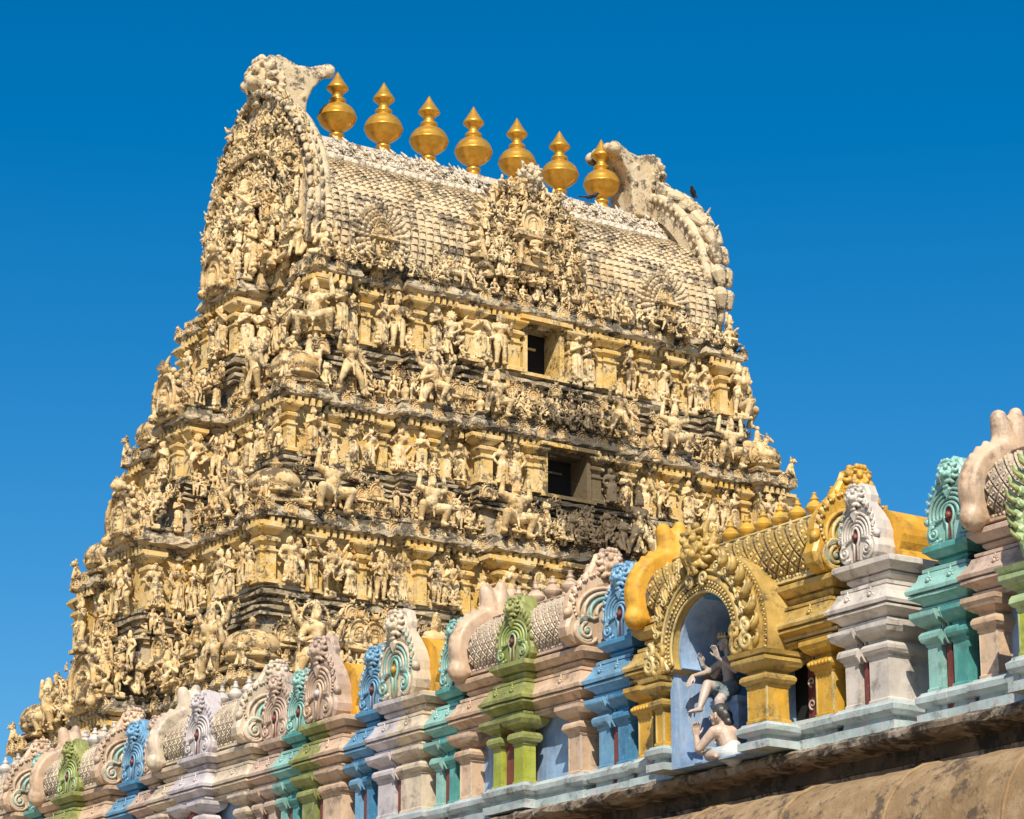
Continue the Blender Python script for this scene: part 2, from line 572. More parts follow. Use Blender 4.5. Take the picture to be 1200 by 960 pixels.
def body(P, crown='cone', skirt=0.0, fat=1.0, halo=False, extra=None, belly=0.0):
    """P: joint positions, figure 1 unit tall, facing -Y."""
    mb = MB()
    f = fat
    hip = Vector(P.get('hip', (0, 0, 0.5)))
    ch = Vector(P.get('chest', (0, -0.005, 0.72)))
    hd = Vector(P.get('head', (ch.x, ch.y - 0.02, ch.z + 0.185)))
    wst = hip.lerp(ch, 0.45)
    cap(mb, hip + Vector((-0.05, 0, 0)), 0.078 * f, hip + Vector((0.05, 0, 0)), 0.078 * f)
    f *= 1.08
    cap(mb, hip, 0.08 * f, wst, 0.058 * f + belly)
    cap(mb, wst + Vector((0, -belly * 0.5, 0)), 0.06 * f + belly, ch, 0.085 * f)
    cap(mb, ch + Vector((-0.055, -0.01, 0.01)), 0.074 * f, ch + Vector((0.055, -0.01, 0.01)), 0.074 * f)
    cap(mb, ch + Vector((0, 0, 0.04)), 0.05, hd, 0.034)
    # shoulders, arms
    for s, k in ((-1, 'l'), (1, 'r')):
        sh = ch + Vector((s * 0.125, 0, 0.05))
        arms = [P['arm' + k]]
        if 'arm' + k + '2' in P:
            arms.append(P['arm' + k + '2'])
        for el, wr in arms:
            el = Vector(el); wr = Vector(wr)
            cap(mb, ch + Vector((s * 0.06, 0, 0.05)), 0.05 * f, sh, 0.05 * f)
            cap(mb, sh, 0.045 * f, el, 0.034 * f)
            cap(mb, el, 0.035 * f, wr, 0.024 * f)
            d = (wr - el).normalized()
            cap(mb, wr, 0.026 * f, wr + d * 0.05, 0.026 * f)
            cap(mb, wr + d * 0.05, 0.02, wr + d * 0.085 + Vector((0, -0.01, 0)), 0.012)
            # armlet, bangle
            mb.ball(sh.lerp(el, 0.45), 0.047 * f, 8)
            mb.ball(el.lerp(wr, 0.85), 0.034 * f, 8)
    # legs
    for s, k in ((-1, 'l'), (1, 'r')):
        if 'leg' + k not in P:
            continue
        kn, an = (Vector(q) for q in P['leg' + k])
        h = hip + Vector((s * 0.065, 0, -0.02))
        cap(mb, h, 0.078 * f, kn, 0.052 * f)
        cap(mb, kn, 0.053 * f, an, 0.03 * f)
        toe = an + Vector(P.get('toe' + k, (s * 0.03, -0.085, -0.015)))
        cap(mb, an + Vector((0, 0.01, -0.005)), 0.03 * f, toe, 0.022 * f)
        mb.ball(an + (kn - an) * 0.1, 0.042 * f, 8)
    # waist cloth and sash
    cap(mb, hip + Vector((-0.07, 0, 0.035)), 0.06 * f, hip + Vector((0.07, 0, 0.035)), 0.06 * f)
    if skirt:
        for t in np.linspace(0, 1, 5):
            w = 0.075 + 0.05 * t * skirt
            z = hip.z - 0.04 - t * (hip.z - 0.1)
            cap(mb, (hip.x - w, 0, z), 0.055, (hip.x + w, 0, z), 0.055)
        for q in range(-2, 3):
            cap(mb, (hip.x + q * 0.02, -0.06, hip.z), 0.014, (hip.x + q * 0.055, -0.08, 0.06), 0.016)
    # belt tassels
    cap(mb, hip + Vector((0, -0.08, 0)), 0.022, hip + Vector((0, -0.10, -0.18)), 0.014)
    # head
    mb.ball(hd, 0.074, 12, sx=0.92, sy=1.0, sz=1.12)
    cap(mb, hd + Vector((0, -0.05, -0.045)), 0.028, hd + Vector((0, -0.03, -0.04)), 0.03)
    cap(mb, hd + Vector((0, -0.068, 0.016)), 0.010, hd + Vector((0, -0.088, -0.016)), 0.015)
    cap(mb, hd + Vector((-0.036, -0.060, 0.030)), 0.011, hd + Vector((0.036, -0.060, 0.030)), 0.011)
    cap(mb, hd + Vector((-0.020, -0.070, -0.042)), 0.009, hd + Vector((0.020, -0.070, -0.042)), 0.009)
    for s in (-1, 1):
        cap(mb, hd + Vector((s * 0.064, 0.005, 0.01)), 0.016, hd + Vector((s * 0.068, 0.0, -0.05)), 0.018)
    # necklace
    for q in range(7):
        a = PI * (q / 6)
        mb.ball(ch + Vector((0.06 * math.cos(a), -0.075, 0.07 - 0.06 * math.sin(a))), 0.014, 6)
    if crown == 'cone':
        z = 0.045
        for r, dz in ((0.072, 0.018), (0.062, 0.026), (0.066, 0.010), (0.050, 0.024), (0.052, 0.010), (0.034, 0.02)):
            cap(mb, hd + Vector((0, 0, z)), r, hd + Vector((0, 0, z + dz * 0.5)), r * 0.92)
            z += dz
        mb.ball(hd + Vector((0, 0, z + 0.008)), 0.022, 6)
    elif crown == 'bun':
        mb.ball(hd + Vector((0.02, 0.03, 0.06)), 0.05, 8)
        cap(mb, hd + Vector((-0.05, -0.01, 0.035)), 0.022, hd + Vector((0.05, -0.01, 0.035)), 0.022)
    elif crown == 'fan':
        for q in range(7):
            a = PI * q / 6
            cap(mb, hd, 0.03, hd + Vector((0.11 * math.cos(a), 0.03, 0.02 + 0.12 * math.sin(a))), 0.022)
    if halo:
        for q in range(22):
            a = PI * (-0.2 + 1.4 * q / 21)
            c = hd + Vector((0.20 * math.cos(a), 0.06, -0.05 + 0.24 * math.sin(a)))
            mb.ball(c, 0.028, 6)
            if q % 2:
                cap(mb, c, 0.022, c + Vector((0.05 * math.cos(a), 0, 0.05 * math.sin(a))), 0.008)
    if extra:
        extra(mb)
    return mb


def weapon_club(mb):
    cap(mb, (0.27, -0.04, 0.02), 0.05, (0.25, -0.04, 0.35), 0.022)
    cap(mb, (0.25, -0.04, 0.35), 0.02, (0.23, -0.04, 0.5), 0.016)


def back_slab(mb):
    cap(mb, (0, 0.07, 0.0), 0.05, (0, 0.07, 0.55), 0.05)


def plinth_lotus(mb):
    for z, r in ((0.0, 0.16), (-0.03, 0.12), (-0.06, 0.17)):
        cap(mb, (-0.08, 0, z), r * 0.35, (0.08, 0, z), r * 0.35)


STAND = {'legl': ((-0.075, -0.03, 0.27), (-0.08, 0.0, 0.04)), 'legr': ((0.085, -0.03, 0.27), (0.09, 0.0, 0.04))}
TEMPL = {}
LOW = {}


def make_templates():
    T = {}
    T['stand_raise'] = body(dict(STAND, arml=((-0.21, -0.02, 0.66), (-0.19, -0.14, 0.78)), armr=((0.22, 0.0, 0.62), (0.17, -0.08, 0.50)), hip=(0.025, 0, 0.5)), 'cone', extra=plinth_lotus)
    T['stand_prayer'] = body(dict(STAND, arml=((-0.19, -0.03, 0.62), (-0.03, -0.13, 0.70)), armr=((0.19, -0.03, 0.62), (0.03, -0.13, 0.70))), 'bun', 1.0, extra=plinth_lotus)
    T['woman'] = body(dict(STAND, hip=(0.04, 0, 0.5), chest=(-0.01, -0.005, 0.71), arml=((-0.23, 0.0, 0.60), (-0.15, -0.03, 0.50)), armr=((0.21, -0.03, 0.66), (0.13, -0.12, 0.78))), 'bun', 1.6, 1.05)
    T['four_arm'] = body(dict(STAND, arml=((-0.20, -0.02, 0.62), (-0.22, -0.14, 0.56)), armr=((0.20, -0.02, 0.62), (0.16, -0.15, 0.66)), arml2=((-0.25, 0.02, 0.76), (-0.24, -0.03, 0.93)), armr2=((0.25, 0.02, 0.76), (0.24, -0.03, 0.93))), 'cone', halo=True, extra=weapon_club)
    T['dance'] = body({'hip': (0, 0, 0.44), 'chest': (0.02, 0, 0.66), 'legl': ((-0.17, -0.06, 0.27), (-0.09, 0.0, 0.04)), 'legr': ((0.22, -0.10, 0.40), (0.05, -0.12, 0.24)), 'arml': ((-0.24, -0.02, 0.72), (-0.36, -0.05, 0.86)), 'armr': ((0.20, -0.04, 0.60), (-0.02, -0.16, 0.45)), 'arml2': ((-0.20, 0.0, 0.45), (-0.30, -0.10, 0.52)), 'armr2': ((0.26, 0.02, 0.74), (0.34, -0.02, 0.90))}, 'fan', extra=plinth_lotus)
    T['stride'] = body({'hip': (0, 0, 0.46), 'chest': (-0.03, -0.02, 0.67), 'legl': ((-0.18, -0.08, 0.30), (-0.24, 0.0, 0.04)), 'legr': ((0.16, -0.06, 0.26), (0.26, 0.0, 0.04)), 'arml': ((-0.26, -0.04, 0.68), (-0.30, -0.14, 0.84)), 'armr': ((0.20, 0.0, 0.56), (0.28, -0.08, 0.44))}, 'cone', extra=weapon_club)
    T['seated'] = body({'hip': (0, 0, 0.16), 'chest': (0, -0.01, 0.42), 'legl': ((-0.24, -0.14, 0.10), (0.0, -0.20, 0.05)), 'legr': ((0.24, -0.14, 0.10), (0.0, -0.17, 0.09)), 'arml': ((-0.20, -0.02, 0.32), (-0.17, -0.14, 0.28)), 'armr': ((0.20, -0.02, 0.34), (0.14, -0.15, 0.44)), 'arml2': ((-0.24, 0.02, 0.48), (-0.25, 0.0, 0.66)), 'armr2': ((0.24, 0.02, 0.48), (0.25, 0.0, 0.66))}, 'cone', halo=True, fat=1.1, extra=plinth_lotus)
    T['ease'] = body({'hip': (0, 0, 0.24), 'chest': (0.0, -0.01, 0.48), 'legl': ((-0.20, -0.16, 0.24), (-0.10, -0.15, 0.04)), 'legr': ((0.24, -0.12, 0.22), (0.02, -0.18, 0.20)), 'arml': ((-0.21, -0.06, 0.36), (-0.18, -0.16, 0.28)), 'armr': ((0.22, -0.03, 0.38), (0.17, -0.16, 0.48))}, 'cone', fat=1.08, extra=lambda mb: mb.box(-0.17, 0.17, -0.08, 0.12, -0.02, 0.2))
    T['atlas'] = body({'hip': (0, 0, 0.30), 'chest': (0, -0.02, 0.52), 'legl': ((-0.25, -0.14, 0.30), (-0.23, -0.04, 0.04)), 'legr': ((0.25, -0.14, 0.30), (0.23, -0.04, 0.04)), 'arml': ((-0.27, -0.02, 0.60), (-0.24, -0.03, 0.80)), 'armr': ((0.27, -0.02, 0.60), (0.24, -0.03, 0.80))}, 'cone', fat=1.22, belly=0.03, extra=lambda mb: back_slab(mb))
    T['guard'] = body({'hip': (0, 0, 0.42), 'chest': (0, -0.02, 0.64), 'legl': ((-0.22, -0.12, 0.36), (-0.14, -0.02, 0.05)), 'legr': ((0.17, -0.04, 0.22), (0.20, 0.0, 0.04)), 'arml': ((-0.27, -0.03, 0.45), (-0.32, -0.14, 0.70)), 'armr': ((0.26, -0.02, 0.45), (0.16, -0.12, 0.48)), 'arml2': ((-0.26, 0.02, 0.74), (-0.36, 0.0, 0.90)), 'armr2': ((0.26, 0.02, 0.74), (0.34, 0.0, 0.92))}, 'cone', fat=1.16, belly=0.015, halo=True, extra=weapon_club)

    # animals
    def horse(kind):
        mb = MB()
        cap(mb, (-0.35, 0, 0.5), 0.17, (0.25, 0, 0.53), 0.17)
        cap(mb, (0.28, 0, 0.56), 0.13, (0.42, -0.02, 0.85), 0.085)
        cap(mb, (0.42, -0.02, 0.88), 0.085, (0.60, -0.06, 0.76), 0.05)
        for x, s in ((-0.42, 1), (-0.30, -1), (0.22, 1), (0.32, -1)):
            cap(mb, (x, s * 0.08, 0.45), 0.085, (x + 0.03 * s, s * 0.09, 0.24), 0.05)
            cap(mb, (x + 0.03 * s, s * 0.09, 0.24), 0.05, (x, s * 0.09, 0.03), 0.04)
        cap(mb, (-0.50, 0, 0.45), 0.05, (-0.60, 0, 0.30), 0.035)
        for q in range(6):
            mb.ball((0.30 + 0.02 * q, 0.02, 0.66 + 0.05 * q), 0.06, 6)
        cap(mb, (0.44, 0, 0.95), 0.03, (0.42, 0, 1.03), 0.015)
        if kind:
            cap(mb, (-0.02, -0.06, 0.66), 0.10, (0.0, -0.06, 0.95), 0.08)
            mb.ball((0, -0.08, 1.08), 0.075, 8)
            cap(mb, (0, -0.1, 0.70), 0.06, (0.06, -0.2, 0.45), 0.05)
            cap(mb, (0.02, -0.1, 0.9), 0.04, (0.2, -0.12, 0.86), 0.03)
        return mb
    T['horse'] = horse(0)
    T['rider'] = horse(1)

    def lion():
        mb = MB()
        cap(mb, (0, 0.12, 0.25), 0.16, (0, 0.0, 0.55), 0.15)
        mb.ball((0, -0.08, 0.78), 0.17, 10)
        for q in range(11):
            a = 2 * PI * q / 11
            mb.ball((0.16 * math.cos(a), 0.0, 0.78 + 0.17 * math.sin(a)), 0.06, 6)
        cap(mb, (0, -0.2, 0.74), 0.075, (0, -0.26, 0.72), 0.06)
        for s in (-1, 1):
            mb.ball((s * 0.07, -0.22, 0.84), 0.035, 6)
            cap(mb, (s * 0.1, -0.05, 0.5), 0.06, (s * 0.12, -0.15, 0.05), 0.05)
            cap(mb, (s * 0.16, 0.08, 0.3), 0.09, (s * 0.2, -0.1, 0.06), 0.05)
            cap(mb, (s * 0.09, -0.0, 0.98), 0.03, (s * 0.13, 0.0, 1.03), 0.015)
        return mb
    T['lion'] = lion()

    # bust with big crown
    def pair():
        mb = body({'hip': (-0.12, 0, 0.5), 'chest': (-0.12, 0, 0.7), 'legl': ((-0.2, -0.03, 0.27), (-0.2, 0, 0.04)), 'legr': ((-0.06, -0.03, 0.27), (-0.05, 0, 0.04)), 'arml': ((-0.33, 0, 0.6), (-0.3, -0.1, 0.72)), 'armr': ((0.06, -0.03, 0.64), (0.12, -0.1, 0.7))}, 'bun', 0)
        m2 = body({'hip': (0, 0, 0.46), 'chest': (0, 0, 0.64), 'legl': ((-0.07, -0.03, 0.25), (-0.09, 0, 0.04)), 'legr': ((0.1, -0.05, 0.27), (0.04, 0, 0.04)), 'arml': ((-0.2, 0, 0.55), (-0.1, -0.1, 0.5)), 'armr': ((0.2, 0, 0.6), (0.22, -0.1, 0.76))}, 'bun', 1.2)
        mb.merge(m2, Matrix.Translation((0.2, -0.02, 0)) @ Matrix.Scale(0.92, 4))
        return mb
    T['pair'] = pair()
    for k, mb in T.items():
        TEMPL[k] = remesh(mb, 0.0118)
        LOW[k] = remesh(mb, 0.0175)


make_templates()

# ------------------------------------------------------------------ ornaments of the tower, as arrays


def scroll_pts(cx, cz, r0, turns, start, sgn, y, n=18):
    pts = []
    for i in range(n):
        t = i / (n - 1)
        a = start + sgn * turns * 2 * PI * t
        r = r0 * (1 - 0.82 * t)
        pts.append((cx + r * math.cos(a), y, cz + r * math.sin(a)))
    return pts


def horseshoe(w, h, n=20, foot=0.72):
    """open horseshoe outline from left foot over the top to the right foot, (x, z)."""
    pts = []
    for i in range(n + 1):
        a = PI * (-0.24 + 1.48 * i / n)
        pts.append((-w * math.cos(a - 0.0) * 1.0, h * 0.45 + h * 0.5 * math.sin(a)))
    return pts


def small_arch():
    """kudu: horseshoe plaque with flame rim, face on top and tiny seated figure."""
    mb = MB()
    o = [(-0.42, 0), (0.42, 0), (0.50, 0.15), (0.46, 0.35), (0.44, 0.55), (0.33, 0.74), (0.16, 0.86), (0, 0.92), (-0.16, 0.86), (-0.33, 0.74), (-0.44, 0.55), (-0.46, 0.35), (-0.50, 0.15)]
    mb.prism(o, -0.05, 0.22, 0, 0.03)
    hsn = horseshoe(0.40, 0.88, 16)
    mb.tube([(x, -0.07, z) for x, z in hsn], 0.045, 5)
    hsn2 = horseshoe(0.24, 0.62, 12)
    mb.tube([(x, -0.06, z + 0.05) for x, z in hsn2], 0.03, 5)
    for i, (x, z) in enumerate(horseshoe(0.49, 1.0, 13)):
        mb.ball((x, -0.02, z), 0.062, 6)
    for s in (-1, 1):
        mb.ball((s * 0.38, -0.08, 0.1), 0.1, 8)
    mb.ball((0, -0.08, 0.98), 0.13, 8)
    mb.ball((0, -0.17, 0.95), 0.07, 6)
    for s in (-1, 1):
        cap(mb, (s * 0.08, -0.08, 1.05), 0.04, (s * 0.15, -0.06, 1.16), 0.02)
    mb.ball((0, -0.08, 0.5), 0.08, 8)
    cap(mb, (0, -0.07, 0.2), 0.11, (0, -0.07, 0.38), 0.09)
    cap(mb, (-0.14, -0.1, 0.16), 0.05, (0.14, -0.1, 0.16), 0.05)
    return mb.arrays()


def mini_shrine():
    """aedicule: pillars, slab, horseshoe roof and a figure."""
    mb = MB()
    mb.box(-0.42, 0.42, -0.12, 0.3, 0, 0.10)
    mb.box(-0.36, 0.36, -0.05, 0.3, 0.10, 0.55)
    for s in (-1, 1):
        mb.lathe(s * 0.32, -0.08, [(0.06, 0.1), (0.05, 0.14), (0.045, 0.38), (0.07, 0.42), (0.045, 0.45), (0.085, 0.52)], 8)
    mb.loft([(-0.38, -0.12), (0.38, -0.12), (0.38, 0.3), (-0.38, 0.3)], [(0, 0.53), (0.09, 0.57), (0.08, 0.62), (0.0, 0.70)])
    A = small_arch()
    items = [(mb.arrays(), np.eye(4)), (A, trs((0, 0, 0.66), 0, 0.62)), (TEMPL['seated'], trs((0, -0.12, 0.13), 0, 0.5))]
    return concat(items)


def baluster():
    mb = MB()
    mb.lathe(0, 0, [(0.30, 0), (0.30, 0.06), (0.15, 0.12), (0.30, 0.30), (0.34, 0.42), (0.26, 0.56), (0.12, 0.64), (0.20, 0.70), (0.20, 0.76), (0.10, 0.82), (0.14, 0.90), (0.0, 1.0)], 10)
    return mb.arrays()


def pilaster():
    mb = MB()
    L = [(-0.11, -0.10), (0.11, -0.10), (0.11, 0.12), (-0.11, 0.12)]
    mb.loft(L, [(0.05, 0), (0.05, 0.06), (0.0, 0.09), (0.0, 0.5), (0.03, 0.52), (0.03, 0.55), (-0.01, 0.57), (-0.01, 0.63), (0.05, 0.68), (0.055, 0.73), (-0.02, 0.78), (0.02, 0.80), (0.09, 0.87), (0.11, 0.90), (0.11, 0.93)])
    mb.box(-0.28, 0.28, -0.14, 0.12, 0.93, 1.0)
    return mb.arrays()


def leaf_clump(seed):
    r = random.Random(seed)
    mb = MB()
    for i in range(9):
        a = r.uniform(0, 2 * PI)
        q = r.uniform(0.05, 0.4)
        c = Vector((q * math.cos(a), r.uniform(-0.12, 0.05), 0.45 + q * math.sin(a)))
        if r.random() < 0.45:
            mb.tube(scroll_pts(c.x, c.z, 0.17, 1.1, r.uniform(0, 6), r.choice((-1, 1)), c.y, 10), [0.05 - 0.003 * k for k in range(10)], 5)
        else:
            d = Vector((r.uniform(-0.2, 0.2), r.uniform(-0.12, 0), r.uniform(-0.05, 0.3)))
            cap(mb, c, 0.085, c + d, 0.03, 7)
    return mb.arrays()


def kuta_dome():
    """domed roof of the little corner pavilions, about 1 wide at the eave radius 1."""
    mb = MB()
    sq = [(-0.8, -0.8), (0.8, -0.8), (0.8, 0.8), (-0.8, 0.8)]
    mb.loft(sq, [(-0.05, 0), (0.2, 0.04), (0.22, 0.12), (0.05, 0.22), (-0.1, 0.24), (-0.1, 0.34)], 0, 0.3, 0.012)
    mb.lathe(0, 0, [(0.70, 0.32), (0.70, 0.42), (0.92, 0.46), (0.98, 0.56), (0.90, 0.62), (0.86, 0.70), (0.98, 0.78), (1.0, 0.92), (0.95, 1.10), (0.82, 1.28), (0.60, 1.42), (0.34, 1.50), (0.2, 1.53), (0.16, 1.58), (0.26, 1.64), (0.30, 1.72), (0.2, 1.78), (0.08, 1.82), (0.14, 1.88), (0.0, 2.05)], 18)
    ar = small_arch()
    its = [(mb.arrays(), np.eye(4))]
    for k in range(4):
        a = k * PI / 2
        its.append((ar, trs((0.86 * math.sin(a), -0.86 * math.cos(a), 0.5), a, 0.45)))
    for k in range(4):
        a = k * PI / 2 + PI / 4
        its.append((leaf_clump(k), trs((0.92 * math.cos(a), 0.92 * math.sin(a), 0.5), a + PI / 2, 0.5)))
    return concat(its)


ORN = {'small_arch': small_arch(), 'mini_shrine': mini_shrine(), 'baluster': baluster(), 'pilaster': pilaster(), 'dome': kuta_dome()}
for _i in range(5):
    ORN['leaf%d' % _i] = leaf_clump(100 + _i)

# ------------------------------------------------------------------ the gate tower
TX, TY = 40.04, 60.81
CR1 = (TX + 6.9, TY - 1.5, 30.72)
CR2 = (TX + 3.95, TY - 0.55, 30.3)
tower = empty('gate_tower', (TX, TY, 0), 0, label='tall cream stucco temple gate tower crowded with carved figures, barrel roof on top', cat='temple tower')
PL = {}      # kind -> list of (template key, matrix, size)


def put(kind, key, loc, rotz=0.0, s=1.0, sx=1.0, tilt=0.0):
    PL.setdefault(kind, []).append((key, trs(loc, rotz, s, tilt, sx), s))


LV = [  # half size at the corner pavilions, cornice lip z, wall top, wall foot, foot of base mouldings
    dict(a=6.2, b=3.0, lip=25.24, wt=25.02, wb=23.55, bb=22.75, st=1.42, wp=0.80, wh=1.15, fp=0.35),
    dict(a=7.35, b=3.60, lip=21.65, wt=21.44, wb=20.15, bb=19.50, st=1.15, wp=0.90, wh=0.98, fp=0.45),
    dict(a=8.28, b=4.40, lip=18.30, wt=18.08, wb=16.60, bb=15.85, st=1.30, wp=1.10, wh=1.08, fp=0.5),
    dict(a=9.36, b=5.45, lip=14.00, wt=13.75, wb=12.20, bb=11.4, st=1.45, wp=0.80, wh=1.2, fp=0.55),
    dict(a=10.5, b=6.5, lip=9.65, wt=9.4, wb=6.5, bb=5.7, st=1.5, wp=0.75, wh=1.3, fp=0.6),
]


def side_poly(L, ex=0.0, door=0):
    """footprint with corner blocks and centre bays, counter-clockwise."""
    ra, rb = L['a'] + 0.12 + ex, L['b'] + 0.12 + ex
    cb = 0.5      # corner block projection beyond recess
    ch = 0.40     # corner block half width
    a, b = L['a'], L['b']
    fh, fp = 2.25, L['fp']
    ph = a * 0.52
    pw = 0.62
    wh, wp = L['wh'] - 0.35, L['wp'] + 0.25
    xs = []
    # front side, y negative, x from -a to +a
    front = [(-a - ch, -b - ch), (-a + ch, -b - ch), (-a + ch, -rb),
             (-ph - pw, -rb), (-ph - pw, -rb - 0.3), (-ph + pw, -rb - 0.3), (-ph + pw, -rb),
             (-fh, -rb), (-fh, -rb - fp), 'D', (fh, -rb - fp), (fh, -rb),
             (ph - pw, -rb), (ph - pw, -rb - 0.3), (ph + pw, -rb - 0.3), (ph + pw, -rb),
             (a - ch, -rb), (a - ch, -b - ch), (a + ch, -b - ch)]
    i_ = front.index('D')
    dc = DOORX.get(a, 0.0)
    dd = [(dc - door, -rb - fp), (dc - door, -rb - fp + 0.6), (dc + door, -rb - fp + 0.6), (dc + door, -rb - fp)] if door else []
    back = [(-x, -y) for x, y in (p_ for p_ in front if p_ != 'D')]
    front[i_:i_ + 1] = dd
    right = [(a + ch, -b + ch), (ra, -b + ch), (ra, -wh), (ra + wp, -wh), (ra + wp, wh), (ra, wh), (ra, b - ch), (a + ch, b - ch)]
    left = [(-x, -y) for x, y in right]
    return front + right + back + left


DOORX = {6.2: 0.08, 7.35: 0.32, 8.28: 0.35}      # the doorways drift a little off centre
BASE_PROF = lambda z0, z1: [(o, z0 + t * (z1 - z0)) for o, t in ((0.28, 0), (0.28, 0.10), (0.14, 0.12), (0.14, 0.18), (0.26, 0.20), (0.27, 0.30), (0.10, 0.33), (0.10, 0.42), (0.22, 0.44), (0.24, 0.52), (0.08, 0.55), (0.08, 0.66), (0.24, 0.68), (0.26, 0.80), (0.10, 0.83), (0.10, 0.90), (0.18, 0.92), (0.18, 1.0))] + [(-0.2, z1 + 0.01)]

SIDES = [('S', 0.0), ('W', -PI / 2), ('E', PI / 2), ('N', PI)]


def side_pt(side, u, w, z):
    """u along the side (left to right seen from outside), w = distance out from the tower centre."""
    if side == 'S':
        return (u, -w, z)
    if side == 'W':
        return (-w, -u, z)
    if side == 'E':
        return (w, u, z)
    return (-u, w, z)


SROT = dict(SIDES)
STANDERS = ['stand_raise', 'stand_prayer', 'woman', 'four_arm', 'dance', 'stand_prayer', 'woman', 'four_arm', 'stand_raise', 'pair', 'stand_prayer']
CALM = ['seated', 'ease', 'ease', 'lion', 'pair', 'woman', 'stand_prayer', 'seated']
SEATERS = ['seated', 'ease', 'lion', 'ease', 'seated', 'ease']
rs = random.Random(5)


def proj_at(L, side, u):
    """distance from centre to the wall face at position u."""
    a, b = L['a'], L['b']
    if side in 'SN':
        rb = b + 0.12
        if abs(u) > a - 0.45:
            return b + 0.45
        if abs(u) < 2.25:
            return rb + L['fp']
        if abs(abs(u) - a * 0.52) < 0.62:
            return rb + 0.3
        return rb
    ra = a + 0.12
    if abs(u) > b - 0.45:
        return a + 0.45
    if abs(u) < L['wh'] - 0.35:
        return ra + L['wp'] + 0.25
    return ra


